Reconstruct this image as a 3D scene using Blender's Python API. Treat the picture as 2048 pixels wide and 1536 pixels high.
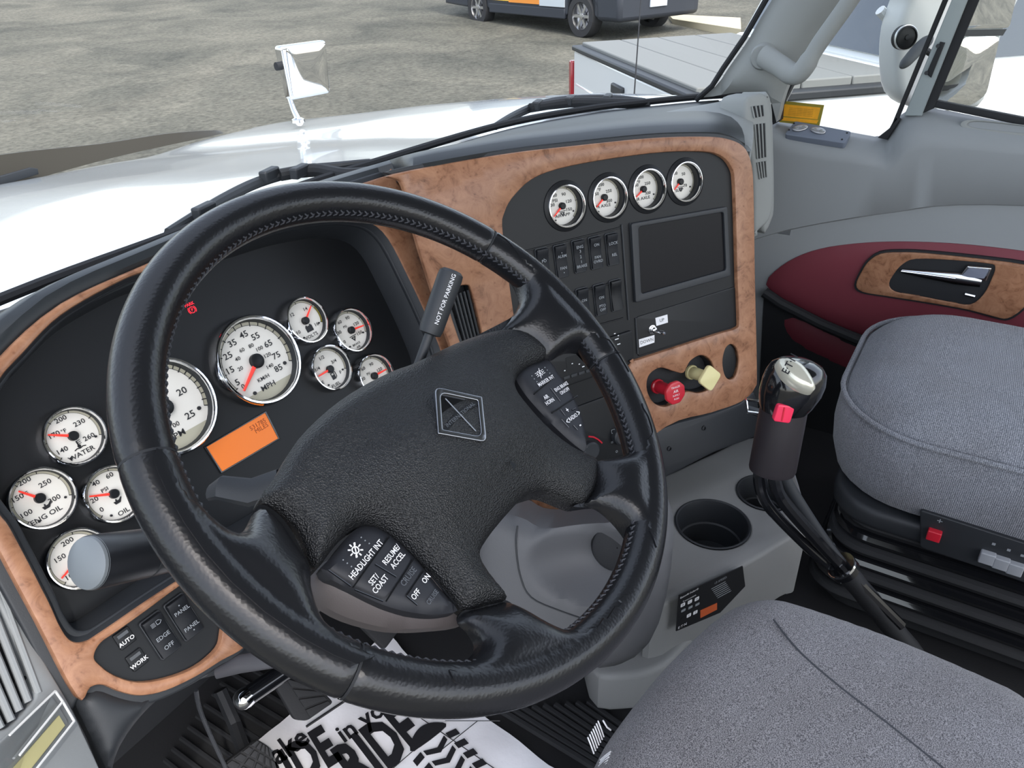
import bpy, bmesh, math, random
from math import sin, cos, pi, radians, hypot, atan2
from mathutils import Vector, Matrix
from mathutils.geometry import delaunay_2d_cdt
import numpy as np
random.seed(7)
scene = bpy.context.scene
for o in list(bpy.data.objects): bpy.data.objects.remove(o)
COL = scene.collection
# ------------------------------------------------------------------ camera
YAW, PIT, ROL, FPX = radians(57.0), radians(31.0), radians(2.15), 1510.0
CAM = Vector((0, 0, 2.35))
VF = Vector((sin(YAW)*cos(PIT), cos(YAW)*cos(PIT), -sin(PIT)))
_r0 = Vector((cos(YAW), -sin(YAW), 0)); _u0 = _r0.cross(VF)
VR = _r0*cos(ROL) - _u0*sin(ROL); VU = _u0*cos(ROL) + _r0*sin(ROL)
cd = bpy.data.cameras.new('camera'); cam = bpy.data.objects.new('camera', cd); COL.objects.link(cam)
cam.matrix_world = Matrix(((VR.x, VU.x, -VF.x, CAM.x), (VR.y, VU.y, -VF.y, CAM.y), (VR.z, VU.z, -VF.z, CAM.z), (0, 0, 0, 1)))
cd.sensor_fit = 'HORIZONTAL'; cd.sensor_width = 36; cd.lens = FPX/2048*36; cd.clip_start = 0.01; cd.clip_end = 400
scene.camera = cam
# ------------------------------------------------------------------ sky, sun, exposure
wd = bpy.data.worlds.new('world'); scene.world = wd; wd.use_nodes = True
wn = wd.node_tree.nodes; wl = wd.node_tree.links
bg = wn['Background']; sky = wn.new('ShaderNodeTexSky')
sky.sky_type = 'NISHITA'; sky.sun_disc = False; sky.sun_elevation = radians(55); sky.sun_rotation = radians(212)
sky.altitude = 200; sky.air_density = 1.0; sky.dust_density = 3.0; sky.ozone_density = 1.0
hs = wn.new('ShaderNodeHueSaturation'); hs.inputs['Saturation'].default_value = .5
wl.new(sky.outputs[0], hs.inputs['Color']); wl.new(hs.outputs[0], bg.inputs[0]); bg.inputs[1].default_value = 0.55
sd = bpy.data.lights.new('sun', 'SUN'); sun = bpy.data.objects.new('sun', sd); COL.objects.link(sun)
SAZ, SEL = radians(212), radians(55)
sdir = Vector((sin(SAZ)*cos(SEL), cos(SAZ)*cos(SEL), sin(SEL)))
sun.rotation_euler = sdir.to_track_quat('Z', 'Y').to_euler(); sun.location = (-4, -6, 12)
sd.energy = 1.3; sd.angle = radians(1.2); sd.color = (1.0, 0.96, 0.9)
vs = scene.view_settings
vs.view_transform = 'Standard'; vs.look = 'None'; vs.gamma = 1.0; vs.exposure = -0.08
try: vs.use_curve_mapping = False
except Exception: pass
# ------------------------------------------------------------------ helpers
def ray(px, py): return VR*((px-1024)/FPX) + VU*((768-py)/FPX) + VF
def at(px, py, d): return CAM + ray(px, py)*d
def onp(px, py, p0, n):
    r = ray(px, py); return CAM + r*(((p0-CAM).dot(n))/r.dot(n))
def onz(px, py, z): return onp(px, py, Vector((0, 0, z)), Vector((0, 0, 1)))
def onx(px, py, x): return onp(px, py, Vector((x, 0, 0)), Vector((1, 0, 0)))
def ony(px, py, y): return onp(px, py, Vector((0, y, 0)), Vector((0, 1, 0)))
def frame(o, x, y):
    x = Vector(x).normalized(); y = Vector(y); y = (y - x*y.dot(x)).normalized(); z = x.cross(y)
    return Matrix(((x.x, y.x, z.x, o[0]), (x.y, y.y, z.y, o[1]), (x.z, y.z, z.z, o[2]), (0, 0, 0, 1)))
def fr_n(o, z, up=(0, 0, 1)):
    z = Vector(z).normalized(); x = Vector(up).cross(z)
    if x.length < 1e-4: x = Vector((1, 0, 0))
    x.normalize(); return frame(o, x, z.cross(x))
def off(F, dx=0, dy=0, dz=0, rz=0): return F @ Matrix.Translation((dx, dy, dz)) @ Matrix.Rotation(rz, 4, 'Z')
def pp(F, px, py, z=0):
    """a point of the photograph on the plane z of frame F, in F's own 2D coordinates"""
    n = F.col[2].to_3d(); p = onp(px, py, F.translation + n*z, n); q = F.inverted() @ p
    return (q.x, q.y)
def pps(F, pts, z=0): return [pp(F, a, b, z) for a, b in pts]
def smooth(pts, n=6, closed=True):
    P = [Vector(p) for p in pts]; N = len(P); out = []
    rng = range(N) if closed else range(N-1)
    for i in rng:
        g = (lambda k: P[k % N]) if closed else (lambda k: P[min(max(k, 0), N-1)])
        a, b, c, d = g(i-1), g(i), g(i+1), g(i+2)
        for j in range(n):
            t = j/n; out.append(0.5*((2*b) + (c-a)*t + (2*a-5*b+4*c-d)*t*t + (3*b-a-3*c+d)*t**3))
    if not closed: out.append(P[-1].copy())
    return [tuple(p) for p in out]
def resample(pts, n, closed=True):
    P = [Vector(p) for p in pts]
    if closed: P = P + [P[0]]
    L = [0]
    for a, b in zip(P, P[1:]): L.append(L[-1]+(b-a).length)
    out = []; k = 0; m = n if closed else n-1
    for i in range(n):
        s = L[-1]*i/m
        while k < len(P)-2 and L[k+1] < s: k += 1
        d = L[k+1]-L[k]; t = (s-L[k])/d if d > 0 else 0
        out.append(tuple(P[k].lerp(P[k+1], min(t, 1))))
    return out
def area2(p): return sum(p[i-1][0]*p[i][1]-p[i][0]*p[i-1][1] for i in range(len(p)))/2
def ccw(p): return p if area2(p) > 0 else p[::-1]
def rrect(w, h, r, n=4):
    out = []
    for cx, cy, a0 in ((w/2-r, h/2-r, 0), (-w/2+r, h/2-r, 90), (-w/2+r, -h/2+r, 180), (w/2-r, -h/2+r, 270)):
        for i in range(n+1):
            a = radians(a0+90*i/n); out.append((cx+r*cos(a), cy+r*sin(a)))
    return out
def rounded(pts, r, n=4):
    """corner points -> outline with rounded corners; r one value or one per corner"""
    out = []; N = len(pts)
    for i in range(N):
        p = Vector(pts[i]); a = Vector(pts[i-1])-p; b = Vector(pts[(i+1) % N])-p
        rr = min((r[i] if isinstance(r, (list, tuple)) else r), a.length*.48, b.length*.48)
        if rr < 1e-5: out.append(tuple(p)); continue
        s = p+a.normalized()*rr; e = p+b.normalized()*rr
        for j in range(n+1):
            t = j/n; out.append(tuple(s*(1-t)**2 + p*2*t*(1-t) + e*t*t))
    return out
def circle(r, n=32, c=(0, 0), a0=0): return [(c[0]+r*cos(a0+2*pi*i/n), c[1]+r*sin(a0+2*pi*i/n)) for i in range(n)]
class MB:
    def __init__(s): s.v = []; s.f = []
    def add(s, v, f, M=None):
        k = len(s.v); s.v += [(M @ Vector(p)) if M else Vector(p) for p in v]; s.f += [tuple(i+k for i in q) for q in f]; return s
    def box(s, a, b, M=None):
        x0, y0, z0 = a; x1, y1, z1 = b
        v = [(x0, y0, z0), (x1, y0, z0), (x1, y1, z0), (x0, y1, z0), (x0, y0, z1), (x1, y0, z1), (x1, y1, z1), (x0, y1, z1)]
        return s.add(v, [(0, 3, 2, 1), (4, 5, 6, 7), (0, 1, 5, 4), (1, 2, 6, 5), (2, 3, 7, 6), (3, 0, 4, 7)], M)
    def rings(s, R, closed=True, cap0=False, cap1=False, M=None):
        n = len(R[0]); v = [p for r in R for p in r]; f = []
        for i in range(len(R)-1):
            for j in range(n if closed else n-1):
                a, b = i*n+j, i*n+(j+1) % n; f.append((a, b, b+n, a+n))
        if cap0: f.append(tuple(range(n))[::-1])
        if cap1: f.append(tuple(range((len(R)-1)*n, len(R)*n)))
        return s.add(v, f, M)
    def tube(s, pts, r, seg=10, caps=True, M=None, flat=None):
        P = [Vector(p) for p in pts]; N = len(P); rad = r if isinstance(r, (list, tuple)) else [r]*N
        R = []; prev = None
        for i in range(N):
            t = (P[min(i+1, N-1)]-P[max(i-1, 0)]).normalized()
            if prev is None:
                u = t.cross(Vector((0, 0, 1)))
                if u.length < .1: u = t.cross(Vector((0, 1, 0)))
            else: u = prev - t*prev.dot(t)
            u.normalize(); prev = u; w = t.cross(u)
            fx = flat or 1
            R.append([P[i]+u*cos(2*pi*j/seg)*rad[i]+w*sin(2*pi*j/seg)*rad[i]*fx for j in range(seg)])
        return s.rings(R, True, caps, caps, M)
    def lathe(s, prof, seg=32, M=None, cap0=False, cap1=False):
        return s.rings([[(r*cos(2*pi*j/seg), r*sin(2*pi*j/seg), z) for j in range(seg)] for r, z in prof], True, cap0, cap1, M)
    def plate(s, outer, z0, z1, bevel=0.0, holes=(), M=None, seg=2):
        cu = bpy.data.curves.new('t', 'CURVE'); cu.dimensions = '2D'; cu.fill_mode = 'BOTH'
        for o in [outer]+list(holes):
            sp = cu.splines.new('POLY'); sp.points.add(len(o)-1); sp.use_cyclic_u = True
            for k, p in enumerate(o): sp.points[k].co = (p[0], p[1], 0, 1)
        bevel = min(bevel, (z1-z0)*.49)
        cu.extrude = (z1-z0)/2-bevel; cu.bevel_depth = bevel; cu.offset = -bevel; cu.bevel_resolution = seg
        v, f = _tomesh(cu); c = (z0+z1)/2
        return s.add([(a, b, d+c) for a, b, d in v], f, M)
    def slab(s, outer, z0, z1, bevel, holes=(), M=None):
        loops = [ccw(list(outer))]+[ccw(list(h))[::-1] for h in holes]; pts = []; edges = []
        def offs(L, d):
            out = []; n = len(L)
            for i in range(n):
                a, p, b = Vector(L[i-1]), Vector(L[i]), Vector(L[(i+1) % n]); t = ((p-a).normalized()+(b-p).normalized()); t = t.normalized() if t.length > 1e-6 else (b-p).normalized()
                out.append((p.x-t.y*d, p.y+t.x*d))
            return out
        tops = []
        for L in loops:
            T = offs(L, bevel); tops.append(T)
            s.rings([[(x, y, z0) for x, y in L], [(x, y, z1-bevel) for x, y in L], [(x, y, z1-bevel*.3) for x, y in offs(L, bevel*.3)], [(x, y, z1) for x, y in T]], True, False, False, M)
            k = len(pts); pts += [Vector(p) for p in T]; edges += [(k+i, k+(i+1) % len(T)) for i in range(len(T))]
        r = delaunay_2d_cdt(pts, edges, [], 0, 1e-7)
        A = [np.array(t) for t in tops]
        def ins(p, P):
            Q = np.roll(P, -1, 0); c = (P[:, 1] > p[1]) != (Q[:, 1] > p[1]); xs_ = P[:, 0]+(p[1]-P[:, 1])/(Q[:, 1]-P[:, 1]+1e-15)*(Q[:, 0]-P[:, 0])
            return (np.sum(c & (p[0] < xs_)) % 2) == 1
        F = []
        for q in r[2]:
            V = [r[0][i] for i in q]; c = (sum(v.x for v in V)/len(V), sum(v.y for v in V)/len(V))
            if ins(c, A[0]) and not any(ins(c, h) for h in A[1:]): F.append(tuple(q) if area2([(v.x, v.y) for v in V]) > 0 else tuple(q)[::-1])
        return s.add([(v.x, v.y, z1) for v in r[0]], F, M)
    def text(s, txt, size, M=None, x=0, y=0, z=0, rz=0, ext=0.0, align='CENTER', sx=1, weight=0.0, shear=0):
        cu = bpy.data.curves.new('t', 'FONT'); cu.body = txt; cu.size = size; cu.align_x = align; cu.align_y = 'CENTER'
        cu.extrude = ext; cu.resolution_u = 2; cu.offset = weight; cu.shear = shear
        v, f = _tomesh(cu)
        T = Matrix.Translation((x, y, z)) @ Matrix.Rotation(rz, 4, 'Z') @ Matrix.Diagonal((sx, 1, 1, 1))
        return s.add(v, f, (M @ T) if M else T)
    def pillow(s, outline, zf, step, skirt=None, M=None, mind=None):
        out = ccw(resample(outline, max(12, int(sum((Vector(a)-Vector(b)).length for a, b in zip(outline, outline[1:]+outline[:1]))/step))))
        A = np.array(out); B = np.roll(A, -1, 0); D = B-A; L2 = (D**2).sum(1)+1e-12
        def dist(p):
            t = np.clip(((p-A)*D).sum(1)/L2, 0, 1); return np.sqrt((((A+D*t[:, None])-p)**2).sum(1)).min()
        def inside(p):
            c = ((A[:, 1] > p[1]) != (B[:, 1] > p[1])); xs = A[:, 0]+(p[1]-A[:, 1])/(D[:, 1]+1e-15)*D[:, 0]
            return (np.sum(c & (p[0] < xs)) % 2) == 1
        pts = [Vector(p) for p in out]; ds = [0]*len(out); x0, y0 = A.min(0); x1, y1 = A.max(0); row = 0; y = y0
        while y < y1:
            x = x0+(step/2 if row % 2 else 0)
            while x < x1:
                p = np.array((x, y))
                if inside(p):
                    d = dist(p)
                    if d > (mind or step*.45): pts.append(Vector((x, y))); ds.append(d)
                x += step
            y += step*.87; row += 1
        n = len(out)
        r = delaunay_2d_cdt(pts, [(i, (i+1) % n) for i in range(n)], [], 1, 1e-7)
        V = []; 
        for k, p in enumerate(r[0]):
            src = r[3][k]; d = ds[src[0]] if src else 0
            V.append((p.x, p.y, zf(d, p.x, p.y)))
        F = [tuple(q) for q in r[2]]
        F = [q if area2([V[i][:2] for i in q]) > 0 else q[::-1] for q in F]
        s.add(V, F, M)
        if skirt is not None:
            top = [(a, b, zf(0, a, b)) for a, b in out]; 
            s.rings([[(a*k+ox*(1-k), b*k+oy*(1-k), z) for a, b, z in top] if False else [(a, b, z0) for a, b, z in top] for z0, k, ox, oy in [(skirt, 1, 0, 0)]]+[top], True, True, False, M)
        return s
    def mesh(s, name, sm=True, ang=35):
        me = bpy.data.meshes.new(name); me.from_pydata([tuple(p) for p in s.v], [], s.f); me.validate(); me.update()
        if sm:
            me.polygons.foreach_set('use_smooth', [True]*len(me.polygons))
            bm = bmesh.new(); bm.from_mesh(me); bmesh.ops.remove_doubles(bm, verts=bm.verts, dist=1e-6)
            for e in bm.edges:
                if len(e.link_faces) == 2 and e.calc_face_angle(0) > radians(ang): e.smooth = False
            bm.to_mesh(me); bm.free()
        return me
    def build(s, name, mat, parent=None, M=None, sm=True, ang=35, bevel=0):
        o = bpy.data.objects.new(name, s.mesh(name, sm, ang)); COL.objects.link(o)
        if mat: o.data.materials.append(mat)
        place(o, parent, M)
        if bevel:
            b = o.modifiers.new('bevel', 'BEVEL'); b.width = bevel; b.segments = 2; b.limit_method = 'ANGLE'
        return o
def _tomesh(cu):
    o = bpy.data.objects.new('t', cu); me = bpy.data.meshes.new_from_object(o)
    v = [tuple(p.co) for p in me.vertices]; f = [tuple(p.vertices) for p in me.polygons]
    bpy.data.meshes.remove(me); bpy.data.objects.remove(o); bpy.data.curves.remove(cu)
    return v, f
WM = {}
def place(o, parent, M=None):
    M = M or Matrix()
    if parent is None: o.matrix_basis = M
    else: o.parent = parent; o.matrix_basis = WM[parent.name].inverted() @ M
    WM[o.name] = M.copy()
def tag(o, label=None, cat=None, group=None, kind=None):
    if label: o['label'] = label
    if cat: o['category'] = cat
    if group: o['group'] = group
    if kind: o['kind'] = kind
    return o
def thing(name, M, label=None, cat=None, group=None, kind=None):
    o = bpy.data.objects.new(name, None); o.empty_display_size = .03; COL.objects.link(o); place(o, None, M)
    return tag(o, label, cat, group, kind)
# ------------------------------------------------------------------ materials
def srgb(r, g, b):
    f = lambda c: (c/255/12.92) if c/255 <= .04045 else ((c/255+.055)/1.055)**2.4
    return (f(r), f(g), f(b), 1)
def mat(name, col, rough=.5, metal=0, bump=0, bscale=500, var=0, vscale=20, coat=0, spec=.5, emit=0, detail=3, sheen=0, dist=.001):
    m = bpy.data.materials.new(name); m.use_nodes = True; N = m.node_tree.nodes; L = m.node_tree.links; b = N['Principled BSDF']
    b.inputs['Base Color'].default_value = col; b.inputs['Roughness'].default_value = rough; b.inputs['Metallic'].default_value = metal
    b.inputs['Specular IOR Level'].default_value = spec; b.inputs['Coat Weight'].default_value = coat
    if sheen: b.inputs['Sheen Weight'].default_value = sheen
    if emit: b.inputs['Emission Color'].default_value = col; b.inputs['Emission Strength'].default_value = emit
    if bump or var: tc = N.new('ShaderNodeTexCoord')
    if bump:
        n = N.new('ShaderNodeTexNoise'); n.inputs['Scale'].default_value = bscale; n.inputs['Detail'].default_value = detail
        L.new(tc.outputs['Object'], n.inputs['Vector']); bp = N.new('ShaderNodeBump'); bp.inputs['Strength'].default_value = bump; bp.inputs['Distance'].default_value = dist
        L.new(n.outputs[0], bp.inputs['Height']); L.new(bp.outputs[0], b.inputs['Normal'])
    if var:
        n = N.new('ShaderNodeTexNoise'); n.inputs['Scale'].default_value = vscale; n.inputs['Detail'].default_value = 5
        L.new(tc.outputs['Object'], n.inputs['Vector']); r = N.new('ShaderNodeValToRGB')
        e = r.color_ramp.elements; e[0].position = .3; e[1].position = .7
        e[0].color = tuple(c*(1-var) for c in col[:3])+(1,); e[1].color = tuple(min(1, c*(1+var)) for c in col[:3])+(1,)
        L.new(n.outputs[0], r.inputs[0]); L.new(r.outputs[0], b.inputs['Base Color'])
    return m
def leather_mat(name, col, rough, scale, strength):
    m = mat(name, col, rough); N = m.node_tree.nodes; L = m.node_tree.links; b = N['Principled BSDF']
    tc = N.new('ShaderNodeTexCoord'); v = N.new('ShaderNodeTexVoronoi'); v.inputs['Scale'].default_value = scale; v.feature = 'F1'
    n = N.new('ShaderNodeTexNoise'); n.inputs['Scale'].default_value = scale*.35; n.inputs['Detail'].default_value = 4
    L.new(tc.outputs['Object'], v.inputs['Vector']); L.new(tc.outputs['Object'], n.inputs['Vector'])
    a = N.new('ShaderNodeMath'); a.operation = 'ADD'; L.new(v.outputs['Distance'], a.inputs[0]); L.new(n.outputs[0], a.inputs[1])
    bp = N.new('ShaderNodeBump'); bp.inputs['Strength'].default_value = strength; bp.inputs['Distance'].default_value = .0006 if strength < .5 else .0008
    L.new(a.outputs[0], bp.inputs['Height']); L.new(bp.outputs[0], b.inputs['Normal'])
    return m
def wood_mat():
    m = mat('burl_wood', srgb(176, 128, 98), .34, coat=.12, spec=.35); N = m.node_tree.nodes; L = m.node_tree.links; b = N['Principled BSDF']
    tc = N.new('ShaderNodeTexCoord')
    n = N.new('ShaderNodeTexNoise'); n.inputs['Scale'].default_value = 38; n.inputs['Detail'].default_value = 8; n.inputs['Roughness'].default_value = .68; n.inputs['Distortion'].default_value = 1.2
    L.new(tc.outputs['Object'], n.inputs['Vector'])
    r = N.new('ShaderNodeValToRGB'); e = r.color_ramp.elements
    e[0].position = .28; e[0].color = srgb(96, 64, 45); e[1].position = .70; e[1].color = srgb(170, 126, 97)
    k = r.color_ramp.elements.new(.45); k.color = srgb(147, 104, 78)
    L.new(n.outputs[0], r.inputs[0])
    v = N.new('ShaderNodeTexVoronoi'); v.inputs['Scale'].default_value = 75; L.new(tc.outputs['Object'], v.inputs['Vector'])
    r2 = N.new('ShaderNodeValToRGB'); e = r2.color_ramp.elements; e[0].position = .04; e[0].color = (.55, .45, .4, 1); e[1].position = .16; e[1].color = (1, 1, 1, 1)
    L.new(v.outputs['Distance'], r2.inputs[0])
    mx = N.new('ShaderNodeMix'); mx.data_type = 'RGBA'; mx.blend_type = 'MULTIPLY'; mx.inputs[0].default_value = .75
    L.new(r.outputs[0], mx.inputs[6]); L.new(r2.outputs[0], mx.inputs[7]); L.new(mx.outputs[2], b.inputs['Base Color'])
    return m
def fabric_mat(name, c0, c1, scale, rib=0):
    m = mat(name, c0, .95, spec=.15, sheen=.25); N = m.node_tree.nodes; L = m.node_tree.links; b = N['Principled BSDF']
    tc = N.new('ShaderNodeTexCoord'); n = N.new('ShaderNodeTexNoise'); n.inputs['Scale'].default_value = scale; n.inputs['Detail'].default_value = 2
    L.new(tc.outputs['Object'], n.inputs['Vector'])
    r = N.new('ShaderNodeValToRGB'); e = r.color_ramp.elements; e[0].position = .36; e[0].color = c0; e[1].position = .64; e[1].color = c1
    L.new(n.outputs[0], r.inputs[0])
    n2 = N.new('ShaderNodeTexNoise'); n2.inputs['Scale'].default_value = 9; n2.inputs['Detail'].default_value = 4; L.new(tc.outputs['Object'], n2.inputs['Vector'])
    r2 = N.new('ShaderNodeValToRGB'); e = r2.color_ramp.elements; e[0].position = .3; e[0].color = (.82, .8, .78, 1); e[1].position = .7; e[1].color = (1, 1, 1, 1); L.new(n2.outputs[0], r2.inputs[0])
    mx = N.new('ShaderNodeMix'); mx.data_type = 'RGBA'; mx.blend_type = 'MULTIPLY'; mx.inputs[0].default_value = 1
    L.new(r.outputs[0], mx.inputs[6]); L.new(r2.outputs[0], mx.inputs[7]); L.new(mx.outputs[2], b.inputs['Base Color'])
    bp = N.new('ShaderNodeBump'); bp.inputs['Strength'].default_value = .6; bp.inputs['Distance'].default_value = .001
    if rib:
        w = N.new('ShaderNodeTexWave'); w.inputs['Scale'].default_value = rib; w.bands_direction = 'Y'; L.new(tc.outputs['Object'], w.inputs['Vector'])
        ad = N.new('ShaderNodeMath'); ad.operation = 'ADD'; L.new(w.outputs[1], ad.inputs[0]); L.new(n.outputs[0], ad.inputs[1]); L.new(ad.outputs[0], bp.inputs['Height'])
    else: L.new(n.outputs[0], bp.inputs['Height'])
    L.new(bp.outputs[0], b.inputs['Normal'])
    return m
def glass_mat(name, tint=(1, 1, 1, 1), refl=.6):
    m = bpy.data.materials.new(name); m.use_nodes = True; N = m.node_tree.nodes; L = m.node_tree.links; N.remove(N['Principled BSDF'])
    t = N.new('ShaderNodeBsdfTransparent'); t.inputs[0].default_value = tint; g = N.new('ShaderNodeBsdfGlossy'); g.inputs['Roughness'].default_value = .01
    fr = N.new('ShaderNodeFresnel'); fr.inputs[0].default_value = 1.45; mu = N.new('ShaderNodeMath'); mu.operation = 'MULTIPLY'; mu.inputs[1].default_value = refl
    L.new(fr.outputs[0], mu.inputs[0]); mx = N.new('ShaderNodeMixShader'); L.new(mu.outputs[0], mx.inputs[0]); L.new(t.outputs[0], mx.inputs[1]); L.new(g.outputs[0], mx.inputs[2])
    L.new(mx.outputs[0], N['Material Output'].inputs[0]); return m
def gravel_mat():
    m = mat('gravel', srgb(150, 148, 138), .95, spec=.2); N = m.node_tree.nodes; L = m.node_tree.links; b = N['Principled BSDF']
    tc = N.new('ShaderNodeTexCoord')
    def noise(s, d, dist=0):
        n = N.new('ShaderNodeTexNoise'); n.inputs['Scale'].default_value = s; n.inputs['Detail'].default_value = d; n.inputs['Distortion'].default_value = dist; n.inputs['Roughness'].default_value = .65
        L.new(tc.outputs['Object'], n.inputs['Vector']); return n
    a = noise(.5, 6, .6); c = noise(14, 8); v = N.new('ShaderNodeTexVoronoi'); v.inputs['Scale'].default_value = 30; L.new(tc.outputs['Object'], v.inputs['Vector'])
    r = N.new('ShaderNodeValToRGB'); e = r.color_ramp.elements; e[0].position = .32; e[0].color = srgb(84, 84, 78); e[1].position = .68; e[1].color = srgb(120, 117, 107); L.new(a.outputs[0], r.inputs[0])
    r2 = N.new('ShaderNodeValToRGB'); e = r2.color_ramp.elements; e[0].position = .3; e[0].color = (.55, .55, .55, 1); e[1].position = .7; e[1].color = (1.25, 1.25, 1.22, 1); L.new(c.outputs[0], r2.inputs[0])
    mx = N.new('ShaderNodeMix'); mx.data_type = 'RGBA'; mx.blend_type = 'MULTIPLY'; mx.inputs[0].default_value = 1
    L.new(r.outputs[0], mx.inputs[6]); L.new(r2.outputs[0], mx.inputs[7]); L.new(mx.outputs[2], b.inputs['Base Color'])
    bp = N.new('ShaderNodeBump'); bp.inputs['Strength'].default_value = .5; bp.inputs['Distance'].default_value = .02
    L.new(v.outputs['Distance'], bp.inputs['Height']); L.new(bp.outputs[0], b.inputs['Normal'])
    return m
M_wood = wood_mat()
M_black = mat('black_plastic', srgb(40, 43, 47), .5, bump=.25, bscale=900, dist=.0004)
M_panel = mat('black_panel', srgb(21, 23, 26), .45, bump=.15, bscale=1400, dist=.0003, spec=.35)
M_gloss = mat('gloss_black', srgb(18, 19, 22), .12, coat=.5)
M_deep = mat('dark_plastic', srgb(26, 28, 32), .7, bump=.2, bscale=500)
M_leather = leather_mat('wheel_leather', srgb(24, 25, 28), .27, 420, .18)
M_pad = leather_mat('airbag_grain', srgb(20, 21, 23), .43, 800, .9)
M_under = mat('wheel_back_plastic', srgb(92, 86, 86), .6, bump=.3, bscale=1200, dist=.0003)
M_key = mat('keypad_rubber', srgb(34, 36, 42), .55)
M_white = mat('white_print', srgb(235, 235, 238), .6)
M_grey_print = mat('grey_print', srgb(140, 145, 150), .6)
M_chrome = mat('chrome', (.82, .83, .85, 1), .06, 1)
M_steel = mat('brushed_steel', (.55, .55, .56, 1), .28, 1)
M_dial = mat('dial_white', srgb(236, 233, 225), .5, spec=.3)
M_tan = mat('dial_tan', srgb(186, 182, 162), .5)
M_ink = mat('dial_ink', srgb(32, 32, 36), .5)
M_needle = mat('needle_red', srgb(255, 62, 48), .4, emit=.25)
M_orange = mat('lcd_orange', srgb(236, 122, 36), .4, emit=.2)
M_red = mat('red_plastic', srgb(196, 34, 52), .3, coat=.3)
M_redled = mat('red_led', srgb(255, 40, 60), .4, emit=1.2)
M_cream = mat('cream_plastic', srgb(226, 216, 160), .45)
M_grey = mat('grey_trim', srgb(142, 145, 143), .62, bump=.3, bscale=1300, dist=.0003)
M_door = mat('door_grey', srgb(142, 146, 148), .6, bump=.35, bscale=1200, dist=.0003)
M_consol = mat('console_grey', srgb(132, 133, 133), .5, bump=.5, bscale=900, dist=.0004)
M_maroon = mat('maroon_vinyl', srgb(114, 44, 56), .6, bump=.3, bscale=900, dist=.0004)
M_fab = fabric_mat('seat_fabric', srgb(68, 68, 74), srgb(160, 159, 163), 1100)
M_fab2 = fabric_mat('seat_fabric_knit', srgb(96, 100, 108), srgb(156, 159, 166), 700, rib=120)
M_thread = mat('white_thread', srgb(225, 225, 228), .8)
M_dthread = mat('dark_thread', srgb(58, 60, 66), .6)
M_paper = mat('paper', srgb(245, 245, 250), .7, bump=.4, bscale=60, dist=.002)
M_rubber = mat('floor_rubber', srgb(34, 35, 38), .75, bump=.3, bscale=300)
M_paint = mat('white_paint', srgb(226, 229, 230), .12, coat=.6)
M_tyre = mat('tyre', srgb(46, 46, 48), .85)
M_glassd = mat('dark_glass', srgb(38, 48, 62), .05, coat=1)
M_glass = glass_mat('window_glass', (.97, .985, .975, 1), .5)
M_clear = glass_mat('clear_acrylic', (.95, .955, .955, 1), .35)
M_mirror = mat('mirror_glass', (.9, .9, .9, 1), .015, 1)
M_gravel = gravel_mat()
M_bed = mat('bed_cover', srgb(122, 124, 122), .7, bump=.4, bscale=80)
M_lblack = mat('label_black', srgb(24, 25, 28), .5)
M_amber = mat('decal_orange', srgb(236, 166, 30), .5, var=.1, vscale=60)
M_olive = mat('decal_olive', srgb(140, 128, 40), .5)
# ================================================================== frames of the cab
def dashframe(o, a, t):
    a = radians(a); t = radians(t); fw = Vector((sin(a), cos(a), 0))
    return frame(o, (cos(a), -sin(a), 0), fw*sin(t)+Vector((0, 0, cos(t))))
F1 = dashframe(at(508, 724, .94), 2, 27.4)          # instrument cluster, plane of the gauge rims
F1w = off(F1, dz=.042)                              # its wood surround, nearer the driver
F2 = dashframe(at(1214, 395, 1.13), 30, 13.6)       # centre stack, angled to the driver
F2w = off(F2, dz=.008)
WT = radians(51.6)
WF = frame((.3884, .3275, 2.0279), (1, 0, 0), (0, sin(WT), cos(WT)))   # steering wheel
ZC = 1.45                                           # top of the console
ZF = 1.22                                           # floor
# ================================================================== the setting
def zground(x, y): return .12+.036*max(0, hypot(x, y)-2.0)
mb = MB(); G = []
for i in range(41):
    for j in range(49):
        r = .0+90*(i/40)**2; a = 2*pi*j/48; G.append((r*cos(a), r*sin(a), zground(r*cos(a), r*sin(a))))
mb.add(G, [(i*49+j, i*49+49+j, i*49+50+j, i*49+j+1) for i in range(40) for j in range(48)])
tag(mb.build('ground', M_gravel), 'grey gravel yard outside the truck', 'ground', kind='structure')
mb = MB().box((-.15, -1.2, ZF-.04), (1.86, 1.25, ZF))
tag(mb.build('floor', M_rubber), 'dark rubber cab floor', 'floor', kind='structure')
mb = MB(); mb.rings([[(-.15, 1.0, ZF), (1.86, 1.0, ZF)], [(-.15, 1.12, 1.5), (1.86, 1.12, 1.5)], [(-.15, 1.02, 1.98), (1.86, .8, 1.98)], [(-.15, .98, 1.99), (1.86, .76, 1.99)], [(-.15, 1.08, 1.5), (1.86, 1.08, 1.5)], [(-.15, .96, ZF), (1.86, .96, ZF)]], closed=False)
tag(mb.build('wall_front', M_deep, sm=False), 'black firewall behind the dashboard', 'wall', kind='structure')
mb = MB().box((1.79, .36, ZF), (1.83, 1.1, 1.90))
tag(mb.build('wall_right', M_deep), 'dark kick panel beside the passenger footwell', 'wall', kind='structure')
# roof: shades the cab
mb = MB().plate(rounded([(-.22, -1.7), (1.86, -1.7), (1.80, .42), (-.2, .42)], .15), 2.92, 2.97, .015)
tag(mb.build('ceiling', M_grey), 'grey cab roof lining', 'ceiling', kind='structure')
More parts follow.
